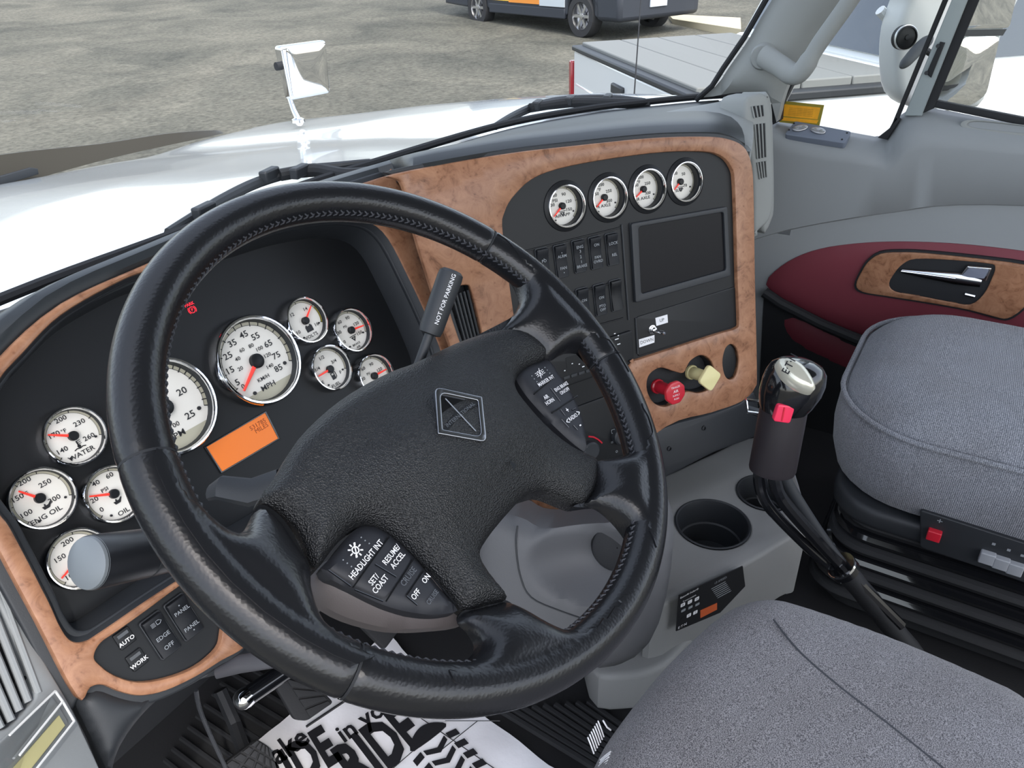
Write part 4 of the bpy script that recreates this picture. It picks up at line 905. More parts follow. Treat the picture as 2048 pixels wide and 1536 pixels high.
# silver badge on top of the knob
nb = (ax*.55-VF*.83).normalized(); Fbd = frame(at(1602, 745, .892), VR*.72-VU*.62-nb*(VR*.72-VU*.62).dot(nb), nb.cross(VR*.72-VU*.62))
bo = ccw(smooth(pps(Fbd, [(1560, 714), (1583, 710), (1606, 720), (1625, 742), (1636, 766), (1630, 776), (1608, 770), (1586, 757), (1568, 738)]), 4))
MB().pillow(bo, lambda d, x_, y_: -.008+.008*(1-math.exp(-d/.004)), .003, skirt=-.02).build('badge', mat('badge_silver', srgb(208, 206, 190), .2, .4), GL, Fbd)
u, v = pp(Fbd, 1580, 728, .001); MB().text('E·T·N', .0125, None, u, v, .0012, rz=angp(Fbd, lambda p, q_: (p, q_), (1572, 742), (1588, 712)), weight=.0002).build('lettering', M_ink, GL, Fbd, sm=False)
# red splitter switch on the side facing the camera
sp = onp(1567, 826, kb.lerp(kt, .55)-VF*.032, VF); Fs = frame(sp, X, ax)
MB().plate(rrect(.021, .023, .003), -.006, .0035, .0015, M=Matrix.Rotation(-.12, 4, 'Z')).build('splitter_switch', mat('switch_red', srgb(238, 52, 88), .3, coat=.4), GL, Fs)
MB().box((-.0025, -.009, .0034), (-.0010, .009, .0046)).build('switch_ridge', M_red, GL, Fs)
# air lines and rod
def path(pts): return [at(*p) for p in pts]
Li = WM[GL.name].inverted()
MB().tube(smooth(path([(1520, 930, .99), (1518, 965, 1.0), (1535, 1010, 1.01), (1590, 1070, 1.05), (1650, 1125, 1.08), (1690, 1150, 1.10), (1800, 1260, 1.13)]), 6, False), .0075, 10).build('air_line', M_gloss, GL)
MB().tube(smooth(path([(1548, 930, .985), (1550, 965, .99), (1565, 1000, 1.0), (1620, 1065, 1.04), (1680, 1130, 1.08), (1800, 1250, 1.12)]), 6, False), .009, 10).build('air_line', M_gloss, GL)
MB().tube(smooth(path([(1560, 935, 1.0), (1585, 985, 1.02), (1640, 1070, 1.06), (1690, 1135, 1.09), (1790, 1240, 1.13)]), 6, False), .0085, 12).build('lever_rod', M_black, GL)
MB().tube(path([(1578, 930, 1.005), (1592, 975, 1.02), (1609, 1035, 1.04)]), .004, 8).build('lever_edge', M_steel, GL)
ca, cb = at(1676, 1152, 1.085), at(1701, 1130, 1.085)
MB().tube([at(1680, 1128, 1.085), at(1692, 1142, 1.09)], .021, 18).build('boot_clamp', M_gloss, GL)
MB().tube([at(1682, 1131, 1.084), at(1685, 1134, 1.085)], .0215, 18).build('clamp_ring', M_chrome, GL)
bt = smooth(path([(1685, 1135, 1.09), (1760, 1225, 1.12), (1830, 1310, 1.15)]), 4, False)
MB().tube(bt, [.015+.001*(k % 2) for k in range(len(bt))], 16).build('boot', M_deep, GL)
# latch lever beside the knob, chrome loop
q = [at(x, y, 1.02) for x, y in ((1492, 800), (1530, 803), (1526, 828), (1495, 824))]
LV = thing('console_latch', Matrix.Translation(q[0]), 'small chrome edged black lever just left of the gear knob', 'lever')
MB().tube(q+[q[0]], .0022, 8).build('loop', M_chrome, LV)
MB().tube([at(1495, 818, 1.03), at(1530, 830, 1.03), at(1540, 870, 1.05)], [.008, .01, .006], 10, flat=.5).build('arm', M_black, LV)
# ================================================================== driver's seat
ZS = 1.69
FS = frame((.40, -.15, ZS), (1, 0, 0), (0, 1, 0))
DS = thing('driver_seat', off(FS, dz=-.4), 'grey fabric driver seat cushion in the foreground', 'seat')
so = [(1170, 1560), (1196, 1475), (1240, 1405), (1330, 1295), (1430, 1200), (1480, 1172), (1530, 1163), (1590, 1172), (1750, 1225), (1900, 1285), (2048, 1350), (2200, 1420)]
e1 = pps(FS, so, 0); e1 = [(x, y) for x, y in e1]
lft = e1[0]; outl = e1[::-1] + [(lft[0]-.05, lft[1]-.05), (-.30, .05), (-.30, -.45), (.33, -.45)]
def sz(d, x, y): return -.052*math.exp(-d/.022)*1.0+.012*math.exp(-((x)**2+(y+.05)**2)/.05)+.012
C1 = MB().pillow(smooth(outl, 3), sz, .011, skirt=-.14).build('cushion', M_fab, DS, FS)
sm1 = smooth([(1548, 1235), (1600, 1300), (1680, 1372), (1780, 1452), (1890, 1545)], 6, False)
def on_c(px, py):
    x, y = pp(FS, px, py, .02); return (x, y, .0228-0*x)
def top_z(x, y): return .012*math.exp(-(x*x+(y+.05)**2)/.05)+.012
MB().tube([(x, y, top_z(x, y)-.0002) for x, y in [pp(FS, a, b, .016) for a, b in sm1]], .0011, 6).build('seam', M_dthread, DS, FS)
b = MB()
edge = [Vector(p) for p in resample(pps(FS, [(1150, 1620), (1170, 1560), (1196, 1475), (1222, 1432)]), 30, False)]
for i in range(1, 29):
    tn = (edge[i+1]-edge[i-1]).normalized(); nr = Vector((tn.y, -tn.x)); nr = nr if nr.x > 0 else -nr
    pts_ = [edge[i]+nr*(.004+.0045*k)+tn*.0018*(k-1) for k in range(3)]
    b.tube([(p_.x, p_.y, sz(.004+.0045*k, p_.x, p_.y)+.001) for k, p_ in enumerate(pts_)], .0008, 5)
tag(b.build('stitching', M_thread, DS, FS), kind='stuff')
x, y = pp(FS, 1222, 1450, -.02); MB().tube([(x, y, -.028), (x-.003, y+.003, -.022), (x-.002, y+.008, -.016)], .0009, 5).build('loose_thread', M_thread, DS, FS)
MB().box((-.22, -.42, -.42), (.24, .08, -.12)).build('seat_base', M_deep, DS, FS, bevel=.03)
# ================================================================== passenger seat
PX0, PX1, PY0, PY1, PZ = 1.115, 1.61, -.50, .13, 1.675
FQ = frame(((PX0+PX1)/2, (PY0+PY1)/2, PZ), (1, 0, 0), (0, 1, 0))
PS = thing('passenger_seat', off(FQ, dz=-.35), 'grey fabric passenger seat on a black bellows base', 'seat')
w, h = PX1-PX0, PY1-PY0
def cush(k, z, r): return [(a, b, z) for a, b in rrect(w*k[0], h*k[1], r, 8)]
rows = [cush((.86, .91), -.172, .12), cush((.93, .945), -.160, .14), cush((.98, .98), -.125, .15), cush((1, 1), -.08, .16), cush((.995, .995), -.045, .16), cush((.97, .98), -.024, .16), cush((.96, .972), -.018, .16)]
MB().rings(rows, True, True, False).build('cushion_side', M_fab2, PS, FQ)
top = rrect(w*.975, h*.98, .16, 8)
MB().pillow(top, lambda d, x, y: -.026+.052*(1-math.exp(-d/.035)), .018, skirt=-.05).build('cushion_top', M_fab2, PS, FQ)
pip = [(a, b, -.020) for a, b in rrect(w*.992, h*.99, .16, 10)]
MB().tube(pip+[pip[0]], .0045, 8, caps=False).build('piping', M_fab2, PS, FQ)
MB().plate(rrect(w*.95, h*.9, .08), -.215, -.175, .012).build('seat_pan', M_black, PS, FQ)
for k in range(7):
    z = -.225-.025*k; g = .89+.014*k; R2 = rrect(w*g, h*g*.96, .07, 6)
    MB().rings([[(a*s_, b*s_, z+dz) for a, b in R2] for s_, dz in ((.95, .012), (.985, .008), (1, 0), (.985, -.008), (.95, -.012))]).build('bellows_rib', M_gloss if k % 2 else M_deep, PS, FQ)
MB().plate(rrect(w*.85, h*.85, .06), -.42, -.2).build('seat_base', M_deep, PS, FQ)
# control buttons on the side
FBn = frame((PX0+.0, 0, 1.49), (0, -1, 0), (0, 0, 1))
def sbut(px, py, m, sz_, lbl):
    u, v = pp(FBn, px, py, 0); MB().plate(rrect(*sz_, .002), -.02, .006, .002, M=Matrix.Translation((u, v, 0))).build('seat_button', m, PS, FBn)['label'] = lbl
sbut(1868, 1070, M_red, (.020, .019), 'red seat adjustment button')
M_gbtn = mat('grey_button', srgb(150, 154, 160), .4)
for k in range(3): sbut(1974+28*k, 1115+11*k, M_gbtn, (.021, .021), 'grey seat adjustment button')
for px, py, s_ in ((1880, 1040, '+'), (1988, 1085, '▪'), (2018, 1097, '▪'), (2045, 1108, '▪')):
    u, v = pp(FBn, px, py, 0); MB().text(s_, .016, None, u, v, .004).build('symbol', M_grey_print, PS, FBn, sm=False)
u0, v0 = pp(FBn, 1850, 1040, 0); u1, v1 = pp(FBn, 2080, 1160, 0)
q = pps(FBn, [(1840, 1020), (2090, 1100), (2090, 1180), (1840, 1095)], -.004)
MB().plate(rounded(q, .006), -.03, -.004, .002).build('control_plate', M_black, PS, FBn)
# ================================================================== passenger door
XD = 1.75
DR = thing('door_1', Matrix.Translation((XD, .1, 1.3)), 'grey passenger door with maroon insert and wood handle surround', 'door', kind='structure')
cols = [1490, 1535, 1580, 1640, 1700, 1750, 1772, 1788, 1800, 1815, 1840, 1870, 1920, 1990, 2060, 2150]
r0 = [230, 238, 245, 254, 264, 273, 270, 248, 231, 221, 214, 216, 226, 240, 252, 268]
r1 = [248, 258, 268, 280, 291, 302, 308, 286, 264, 250, 247, 249, 256, 265, 274, 288]
r2 = [258, 272, 290, 303, 313, 324, 331, 325, 310, 292, 284, 282, 285, 292, 300, 312]
r3 = [484, 470, 458, 446, 436, 428, 425, 423, 421, 419, 415, 411, 408, 408, 410, 414]
rows = []
for rr, X in ((r0, XD+.065), (r1, XD+.015), (r2, XD-.004), (r3, XD+.004)): rows.append([onx(c_, y_, X) for c_, y_ in zip(cols, rr)])
for r_ in rows: r_.append(Vector((r_[-1].x, -1.0, r_[-1].z-.02)))
mid = [a.lerp(b, .12)+Vector((-.002, 0, 0)) for a, b in zip(rows[2], rows[3])]; rows.insert(3, mid)
rows.append([p+Vector((.012, 0, -.006)) for p in rows[-1]])
rows.append([Vector((XD+.012, p.y, 1.72)) for p in rows[-1]]); rows.append([Vector((XD+.02, p.y, 1.2)) for p in rows[-2]])
MB().rings(rows[::-1], closed=False).build('door_panel', M_door, DR, ang=60)
FD = frame((XD, 0, 1.8), (0, -1, 0), (0, 0, 1))
MR = [(1530, 572), (1545, 548), (1585, 520), (1650, 498), (1760, 487), (1900, 490), (2048, 506), (2200, 530), (2500, 600), (2500, 900), (2000, 780), (1720, 672), (1640, 640), (1560, 600)]
MB().pillow(smooth(pps(FD, MR), 3), lambda d, x, y: -.010+.008*(1-math.exp(-d/.01)), .02, skirt=-.02).build('maroon_insert', M_maroon, DR, FD)
st = [(1528, 585), (1560, 607), (1640, 648), (1720, 682), (1850, 740), (2000, 800)]
MB().tube([(*pp(FD, *k, .01), .008) for k in st], .013, 10).build('armrest_strip', M_deep, DR, FD)
MB().pillow(smooth(pps(FD, [(1562, 640), (1580, 632), (1720, 698), (1900, 780), (1900, 860), (1720, 760), (1600, 700), (1566, 668)]), 3), lambda d, x, y: -.014+.008*(1-math.exp(-d/.01)), .02, skirt=-.02).build('lower_insert', M_maroon, DR, FD)
MB().plate(pps(FD, [(1525, 590), (1560, 612), (1720, 690), (2100, 850), (2900, 1000), (2900, 1500), (1500, 1100)]), -.03, -.012).build('lower_panel', M_deep, DR, FD)
WB = [(1712, 570), (1722, 545), (1737, 523), (1761, 508), (1800, 505), (1850, 507), (1950, 517), (2048, 530), (2080, 545), (2070, 585), (2045, 618), (2015, 637), (1990, 634), (1937, 620), (1860, 606), (1771, 592), (1725, 584)]
HB = [(1778, 567), (1790, 545), (1806, 528), (1832, 518), (1900, 520), (1975, 527), (1990, 534), (1984, 556), (1966, 590), (1940, 609), (1900, 604), (1839, 592), (1790, 583)]
wb = ccw(smooth(pps(FD, WB, .006), 3)); hb = ccw(smooth(pps(FD, HB, .006), 3))
MB().plate([(x, y) for x, y in wb], -.002, .007, .002, [hb[::-1]]).build('handle_surround', M_wood, DR, FD)
cx_ = sum(p[0] for p in wb)/len(wb); cy_ = sum(p[1] for p in wb)/len(wb)
MB().plate([(cx_+(x-cx_)*1.025, cy_+(y-cy_)*1.08) for x, y in wb], -.004, .003).build('surround_edge', M_deep, DR, FD)
HW = MB().rings([[(x, y, .005) for x, y in hb], [(x*.99+.0, y, -.02) for x, y in hb]], True, False, True).build('handle_recess', M_gloss, DR, FD)
MB().tube([(*pp(FD, 1803, 543, .012), .010), (*pp(FD, 1850, 549, .012), .013), (*pp(FD, 1912, 557, .012), .014), (*pp(FD, 1962, 565, .012), .012)], [.004, .008, .013, .011], 12, flat=.5).build('handle_lever', mat('lever_chrome', (.5, .52, .55, 1), .15, 1), DR, FD)
MB().tube([(*pp(FD, 1803, 541, .012), .016), (*pp(FD, 1912, 554, .012), .020)], .002, 8).build('lever_edge', M_chrome, DR, FD)
q = pps(FD, [(1916, 556), (1935, 531), (1984, 535), (1972, 562)], .012); MB().plate(rounded(q, .003), .008, .016, .002).build('lever_paddle', M_chrome, DR, FD)
q = pps(FD, [(1922, 553), (1938, 536), (1978, 539), (1968, 558)], .017); MB().plate(rounded(q, .003), .0158, .017, .0005).build('paddle_face', mat('paddle_grey', srgb(120, 125, 140), .25), DR, FD)
MB().tube([(*pp(FD, 1930, 590, .01), .004), (*pp(FD, 1950, 594, .01), .006)], .004, 8).build('lock_button', M_chrome, DR, FD)
# pocket lip on the sill
FSl = off(frame(onx(1985, 252, XD+.03), (0, -1, 0), (.5, 0, .86)), dz=.004)
q = smooth(pps(FSl, [(1920, 250), (1935, 240), (1980, 242), (2060, 252), (2140, 262), (2140, 282), (2060, 275), (1980, 266), (1935, 260)]), 3)
MB().plate(ccw(q), -.004, .003, .0015, [[(x*.86+.004, y*.62) for x, y in ccw(q)][::-1]]).build('pull_cup_rim', M_grey, DR, FSl)
MB().plate([(x*.9+.004, y*.7) for x, y in ccw(q)], -.006, -.001).build('pull_cup', M_door, DR, FSl)
# window switch plate on the ledge
pc3 = [onx(1570, 272, XD+.0), onx(1692, 290, XD+.0), onx(1702, 272, XD+.05), onx(1590, 245, XD+.05)]
o3 = sum(pc3, Vector())/4; FSw = frame(o3+Vector((-.004, 0, .008)), pc3[1]-pc3[0], (pc3[3]-pc3[0])+Vector((0, 0, .01)))
WS = thing('switch_plate', FSw, 'blue grey plate with two oval switches on the door ledge', 'switch plate')
q = pps(FSw, [(1569, 270), (1690, 288), (1703, 264), (1590, 243)], .0)
MB().plate(rounded(q, .006), -.014, .002, .0015).build('plate', mat('plate_grey', srgb(112, 120, 134), .5), WS, FSw)
for px, py, an in ((1600, 257, .5), (1636, 262, -.12)):
    u, v = pp(FSw, px, py, .003); MB().pillow(circle(1, 24), lambda d, x, y: .002+.0035*(1-math.exp(-d/.004)), 1, None) if False else None
    M = Matrix.Translation((u, v, 0)) @ Matrix.Rotation(an, 4, 'Z')
    MB().plate([(x*1.0, y*.55) for x, y in circle(.0165, 24)], .001, .0065, .002, M=M).build('oval_switch', M_steel, WS, FSw)
    for sg in (-1, 1): MB().lathe([(.0035, .0064), (.003, .0074)], 10, M @ Matrix.Translation((sg*.007, 0, 0)), False, True).build('switch_mark', M_grey, WS, FSw)
for px, py in ((1588, 247), (1578, 260), (1694, 266), (1684, 279)):
    u, v = pp(FSw, px, py, .002); MB().lathe([(.0022, .0019), (.002, .0028)], 8, Matrix.Translation((u, v, 0)), False, True).build('screw', M_deep, WS, FSw)
# window glass, divider bar, seals
FWg = frame((XD+.05, 0, 2.1), (0, -1, 0), (0, 0, 1))
VG = [(1556, 238), (1600, 150), (1700, 0), (2000, -450), (2090, -450), (1800, 230), (1770, 275)]
MB().plate(pps(FWg, VG), -.002, .002).build('vent_glass', M_glass, DR, FWg)
MB().plate(pps(FWg, [(1860, 215), (2140, -450), (2900, -450), (2900, 420), (2048, 248)]), -.002, .002).build('door_glass', M_glass, DR, FWg)
def strip(name, q, z0, z1, m, bv=.002): MB().plate(ccw(pps(FWg, q, z1)), z0, z1, bv).build(name, m, DR, FWg)
strip('divider_seal', [(1778, 262), (1797, 238), (2082, -450), (2068, -450)], -.005, .012, M_deep)
strip('divider_bar', [(1808, 232), (1843, 232), (2116, -450), (2088, -450)], -.005, .02, mat('bar_silver', srgb(158, 168, 170), .4, .3))
strip('divider_seal', [(1843, 228), (1868, 217), (2146, -450), (2114, -450)], -.005, .014, M_deep)
strip('window_seal', [(1866, 200), (1864, 214), (2048, 252), (2900, 425), (2900, 405), (2048, 236)], -.005, .012, M_deep)
strip('window_seal', [(1545, 250), (1560, 242), (1562, 215), (1600, 140), (1700, -20), (1990, -450), (1950, -450), (1672, -20), (1580, 110), (1550, 180), (1540, 215)], -.005, .03, M_deep)
strip('window_seal', [(1755, 276), (1775, 280), (1800, 240), (1792, 232), (1778, 258)], -.005, .012, M_deep)
strip('mirror_bracket', [(1862, 156), (1852, 148), (1880, 84), (1890, 86)], .018, .026, M_deep)
for px, py in ((1876, 92), (1853, 146)):
    u, v = pp(FWg, px, py, .026); MB().lathe([(.004, .026), (.0035, .029)], 8, Matrix.Translation((u, v, 0)), False, True).build('screw', M_black, DR, FWg)
# orange caution decal
q = pps(FWg, [(1563, 200), (1650, 209), (1640, 252), (1560, 243)], -.004); c = [sum(k)/4 for k in zip(*q)]; G = off(FWg, c[0], c[1], .0025)
T = thing('caution_decal', G, 'orange printed caution decal in the corner of the vent window', 'decal'); lo = [(a-c[0], b-c[1]) for a, b in q]
MB().plate(lo, 0, .0006).build('border', M_olive, T, G, sm=False)
MB().plate([(a*.86, b*.55+.004) for a, b in lo], .0005, .001).build('text_field', M_amber, T, G, sm=False)
MB().plate([(a*.86, b*.16-.014) for a, b in lo], .0005, .001).build('text_field', M_amber, T, G, sm=False)
b = MB()
for k in range(5): b.text('mmnrmnm mnrnmn rmmn mnmrm', .0036, None, 0, .0105-.0035*k, .0012)
tag(b.build('print', mat('decal_ink', srgb(150, 110, 20), .6), T, G, sm=False), kind='stuff')
# round clip-on device at the bar
cD = at(1813, 75, 1.68); Fd = fr_n(cD, (CAM-cD).normalized()*.8+Vector((0, -.5, 0)))
T = thing('clip_on_fan', Fd, 'round black clip-on device with a paddle arm on the window bar', 'device')
MB().lathe([(.020, -.02), (.0255, -.018), (.0262, -.010), (.0262, -.004)], 32, None, True, False).build('back_shell', M_deep, T, Fd)
MB().lathe([(.0262, -.006), (.0262, .0), (.0245, .001), (.0242, -.003)], 32).build('silver_ring', mat('ring_silver', srgb(205, 208, 210), .3, .5), T, Fd)
MB().lathe([(.0245, -.002), (.0235, .004), (.021, .005), (.0205, .002), (.006, .003), (.005, .005)], 32, None, False, True).build('front_grille', M_panel, T, Fd)
pts = [at(1862, 72, 1.655), at(1850, 85, 1.65), at(1832, 103, 1.645), at(1812, 125, 1.64), at(1802, 136, 1.64)]
MB().tube(smooth(pts, 4, False), [.004, .008, .011, .0135, .0145, .0150, .0155, .0150, .0145, .0140, .0135, .013, .0125, .011, .009, .007, .004][:17], 16, flat=.7).build('paddle', mat('paddle_black', srgb(62, 66, 70), .6), T)
MB().tube([at(1842, 95, 1.66), at(1880, 118, 1.69)], .007, 10).build('arm', M_deep, T)
# ================================================================== right A-pillar, grab handle
FPi = frame((1.70, .4, 2.1), (0, -1, 0), (0, 0, 1))
PI_ = [(1395, 200), (1425, 175), (1448, 140), (1490, 80), (1540, -5), (1840, -450), (2000, -450), (1690, 0), (1640, 60), (1580, 150), (1556, 205), (1545, 250), (1530, 200), (1480, 188)]
P_ = MB().pillow(ccw(smooth(pps(FPi, PI_), 3)), lambda d, x, y: -.03+.03*(1-math.exp(-d/.02)), .02, skirt=-.06).build('trim_2', M_grey, None, FPi)
tag(P_, 'grey right windshield pillar trim', 'trim', kind='structure')
sl = [(1392, 200), (1424, 172), (1446, 137), (1488, 76), (1536, -8), (1836, -452)]
tag(MB().tube([(*pp(FPi, *k, -.02), -.02) for k in sl], .006, 8).build('trim_3', M_deep, None, FPi), 'black seal along the windshield pillar', 'seal', kind='structure')
q = [(1528, 112, .02), (1560, 132, .05), (1585, 148, .075), (1605, 140, .085), (1640, 85, .085), (1690, 15, .085), (1740, -60, .085), (1850, -220, .085), (1860, -260, .06), (1862, -275, .0)]
T = thing('grab_handle', off(FPi, *pp(FPi, 1523, 115, .02), .02), 'grey grab handle bolted to the windshield pillar', 'handle')
MB().tube(smooth([(*pp(FPi, a, b, c_), c_) for a, b, c_ in q], 5, False), [.022]*4+[.021]*6+[.020]*8+[.017]*28, 16, flat=.75).build('bar', M_grey, T, FPi)
u, v = pp(FPi, 1523, 115, .02)
MB().lathe([(.026, -.02), (.026, .012), (.022, .018), (.012, .019)], 24, Matrix.Translation((u, v, 0)), False, True).build('mount', M_grey, T, FPi)
u, v = pp(FPi, 1523, 116, .04)
MB().lathe([(.011, .018), (.0105, .0205), (.006, .0205), (.005, .0185)], 20, Matrix.Translation((u, v, 0)), False, True).build('bolt', M_black, T, FPi)
# ================================================================== floor: ribs, pedals, paper mat
for k in range(9):
    pa = onz(1000+22*k, 1420-2*k, ZF+.012); pb = onz(1230+20*k, 1560, ZF+.012)
    MB().tube([pa, pb], .006, 6).build('mat_rib', M_rubber, bpy.data.objects['floor'])
for k in range(14):
    pa = onz(330+16*k, 1520-22*k, ZF+.01); pb = onz(430+24*k, 1600-20*k, ZF+.01)
    MB().tube([pa, pb], .004, 6).build('mat_rib', M_rubber, bpy.data.objects['floor'])
ta = onz(700, 1545, ZF+.02); tb_ = onz(828, 1452, ZF+.02); tx = (tb_-ta).normalized(); FM = frame(onz(760, 1480, ZF+.016), tx, Vector((0, 0, 1)).cross(tx))
pq = smooth(pps(FM, [(500, 1500), (560, 1445), (640, 1385), (700, 1340), (765, 1275), (790, 1280), (830, 1330), (940, 1410), (1000, 1455), (1100, 1535), (1160, 1600), (1000, 1800), (700, 1800), (480, 1620)]), 2)
PM = thing('paper_mat', FM, 'white printed paper floor mat with bold lettering below the pedals', 'floor mat')
MB().pillow(pq, lambda d, x, y: .002+.0025*sin(x*40+y*23)+.002*sin(y*55-x*20), .02).build('sheet', M_paper, PM, FM)
def mt(t, p0_, p1_, cap, w=0):
    A_ = Vector(pp(FM, *p0_, .008)); B_ = Vector(pp(FM, *p1_, .008)); m_ = MB().text(t, cap/.7, None, 0, 0, 0, align='LEFT', weight=w)
    x0_ = min(v.x for v in m_.v); x1_ = max(v.x for v in m_.v); k_ = (B_-A_).length/(x1_-x0_)
    T_ = Matrix.Translation((A_.x, A_.y, .0085)) @ Matrix.Rotation(atan2(B_.y-A_.y, B_.x-A_.x), 4, 'Z') @ Matrix.Diagonal((k_, 1, 1, 1))
    m_.v = [T_ @ v for v in m_.v]; m_.build('lettering', M_ink, PM, FM, sm=False)
mt('take', (528, 1528), (612, 1468), .040, .0012); mt('PRIDE', (500, 1592), (664, 1488), .072, .004); mt('in your', (678, 1474), (800, 1390), .034, .001); mt('RIDE', (690, 1548), (826, 1448), .085, .005)
u0 = pp(FM, 612, 1452, .01); u1 = pp(FM, 690, 1400, .01)
MB().tube([(*u0, .008), (*u1, .008)], .0022, 6).build('rule', M_ink, PM, FM)
# boot print: heel blocks and sole
bu, bv_ = pp(FM, 905, 1530, .01); KB = .72
def bp(pts): MB().plate(ccw([(bu+a*KB, bv_+b*KB) for a, b in pts]), .0078, .0088).build('boot_print', M_ink, PM, FM, sm=False)
bp(smooth([(-.045, .085), (-.03, .11), (.0, .122), (.03, .112), (.045, .085)], 4))
for k in range(5):
    y = .066-.032*k
    bp([(-.058, y), (-.034, y+.006), (-.034, y-.010), (-.058, y-.016)]); bp([(.034, y+.006), (.058, y), (.058, y-.016), (.034, y-.010)])
    bp([(-.028, y+.004), (0, y-.010), (.028, y+.004), (.028, y-.009), (0, y-.024), (-.028, y-.009)])
# tile outline printed on the sheet
for a_, b_ in (((820, 1420), (1010, 1550)), ((860, 1470), (780, 1540)), ((955, 1440), (880, 1500)), ((890, 1440), (1000, 1440)), ((800, 1395), (850, 1432))):
    MB().tube([(*pp(FM, *a_, .01), .0078), (*pp(FM, *b_, .01), .0078)], .0008, 4).build('printed_line', M_ink, PM, FM)
def pedal(name, px, d, label, ribs, arm, nrm=(-.15, -.75, .62)):
    c_ = sum((at(x, y, d) for x, y in px), Vector())/len(px); F = fr_n(c_, nrm); q = ccw(pps(F, px))
    T = thing(name, F, label, 'pedal')
    MB().plate(rounded(q, .006), -.014, 0, .003).build('pad', M_rubber, T, F)
    xs = [p[0] for p in q]; ys = [p[1] for p in q]; A, B_, Cc, Dd = [Vector(p) for p in q[:4]]
    for i in range(ribs[0]):
        for j in range(ribs[1]):
            f = lambda s, t: A.lerp(B_, s).lerp(Dd.lerp(Cc, s), t)
            g = .12; s0, s1 = (i+g)/ribs[0], (i+1-g)/ribs[0]; t0, t1 = (j+g)/ribs[1], (j+1-g)/ribs[1]
            MB().plate(ccw([tuple(f(s0, t0)), tuple(f(s1, t0)), tuple(f(s1, t1)), tuple(f(s0, t1))]), -.001, .0035, .001).build('tread_block', M_rubber, T, F)
    MB().tube([F.inverted() @ p for p in arm], .011, 8).build('arm', M_deep, T, F)
    return T
pedal('clutch_pedal', [(452, 1600), (445, 1530), (515, 1478), (540, 1495), (575, 1600)], 1.12, 'black rubber clutch pedal with square tread over the paper mat', (4, 5), [at(500, 1540, 1.14), at(470, 1450, 1.2), at(440, 1380, 1.2)])
pedal('brake_pedal', [(590, 1440), (552, 1375), (560, 1352), (640, 1375), (668, 1405), (615, 1442)], 1.16, 'black brake pedal half hidden below the wheel rim', (1, 4), [at(600, 1400, 1.18), at(600, 1330, 1.2), at(580, 1270, 1.18)])
pedal('accelerator_pedal', [(770, 1300), (705, 1235), (715, 1205), (790, 1235), (800, 1260)], 1.22, 'ribbed accelerator pedal seen through the wheel', (1, 8), [at(740, 1250, 1.24), at(700, 1180, 1.22)])
a_, b_ = at(487, 1398, .95), at(600, 1322, 1.0)
T = thing('release_lever', Matrix.Translation(b_), 'black rod with a chrome ball end under the dash', 'lever')
MB().tube([a_.lerp(b_, .06), b_], .0125, 14).build('rod', M_gloss, T)
d_ = (a_-b_).normalized()
MB().lathe([(.012, -.010), (.0135, -.003), (.013, .004), (.009, .010), (.003, .0125)], 20, None, True, True).build('ball_end', M_chrome, T, fr_n(a_, d_))
T = thing('hose', Matrix.Translation(at(395, 1390, 1.05)), 'thin clear hose hanging down beside the pedals', 'hose')
MB().tube(smooth([at(392, 1380, 1.02), at(400, 1420, 1.04), at(425, 1480, 1.08), at(455, 1545, 1.1), at(470, 1600, 1.1)], 5, False), .0032, 10).build('tube', mat('hose_grey', srgb(60, 62, 66), .25, coat=.5), T)
# ================================================================== outside: hood of the truck
def ybase(x):
    P = WSB
    for (x0, y0), (x1, y1) in zip(P, P[1:]):
        if x0 <= x <= x1: return y0+(y1-y0)*(x-x0)/(x1-x0)+.025
    return .62+max(0, (x-1.80))*2.4 if x > 1.7 else .6
ZH = [(.5, 2.005), (.93, 1.985), (1.2, 1.955), (1.5, 1.915), (1.8, 1.868), (2.0, 1.838), (2.12, 1.820), (2.24, 1.798), (2.29, 1.70), (2.34, 1.2)]
def zh(y):
    for (a, za), (b, zb) in zip(ZH, ZH[1:]):
        if a <= y <= b: return za+(zb-za)*(y-a)/(b-a)
    return ZH[-1][1]
xs = [-.45+2.55*i/50 for i in range(51)]; rows = []
for j in range(37):
    t = j/36; row = []
    for x in xs:
        y0 = ybase(x); yf = 2.34-.10*((x-.85)/1.2)**2; y = y0+(yf-y0)*t; yy = .5+(y-.5)*(2.34-.5)/(yf-.5)
        e = max(0, abs(x-.85)-.98)/.27
        z = zh(yy)-.20*e**2-.35*max(0, e-.8)**2+.018*math.exp(-((x-.85)/.22)**2)-.012*math.exp(-((abs(x-.85)-.55)/.12)**2)
        row.append((x, y, z))
    rows.append(row)
HD = thing('truck_hood', Matrix.Translation((.85, 1.6, 1.2)), 'glossy white hood of the truck beyond the windshield', 'hood')
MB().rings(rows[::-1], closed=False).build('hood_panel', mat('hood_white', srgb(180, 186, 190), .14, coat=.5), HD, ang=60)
MB().rings([[(xs[0], r[0][1], r[0][2]) for r in rows], [(xs[0], r[0][1], .6) for r in rows]], closed=False).build('fender_side', M_paint, HD)
MB().rings([[(xs[-1], r[-1][1], r[-1][2]) for r in rows][::-1], [(xs[-1], r[-1][1], .6) for r in rows][::-1]], closed=False).build('fender_side', M_paint, HD)
MB().rings([[(x, y, z) for x, y, z in rows[-1]], [(x, y, .5) for x, y, z in rows[-1]]], closed=False).build('grille', M_deep, HD)
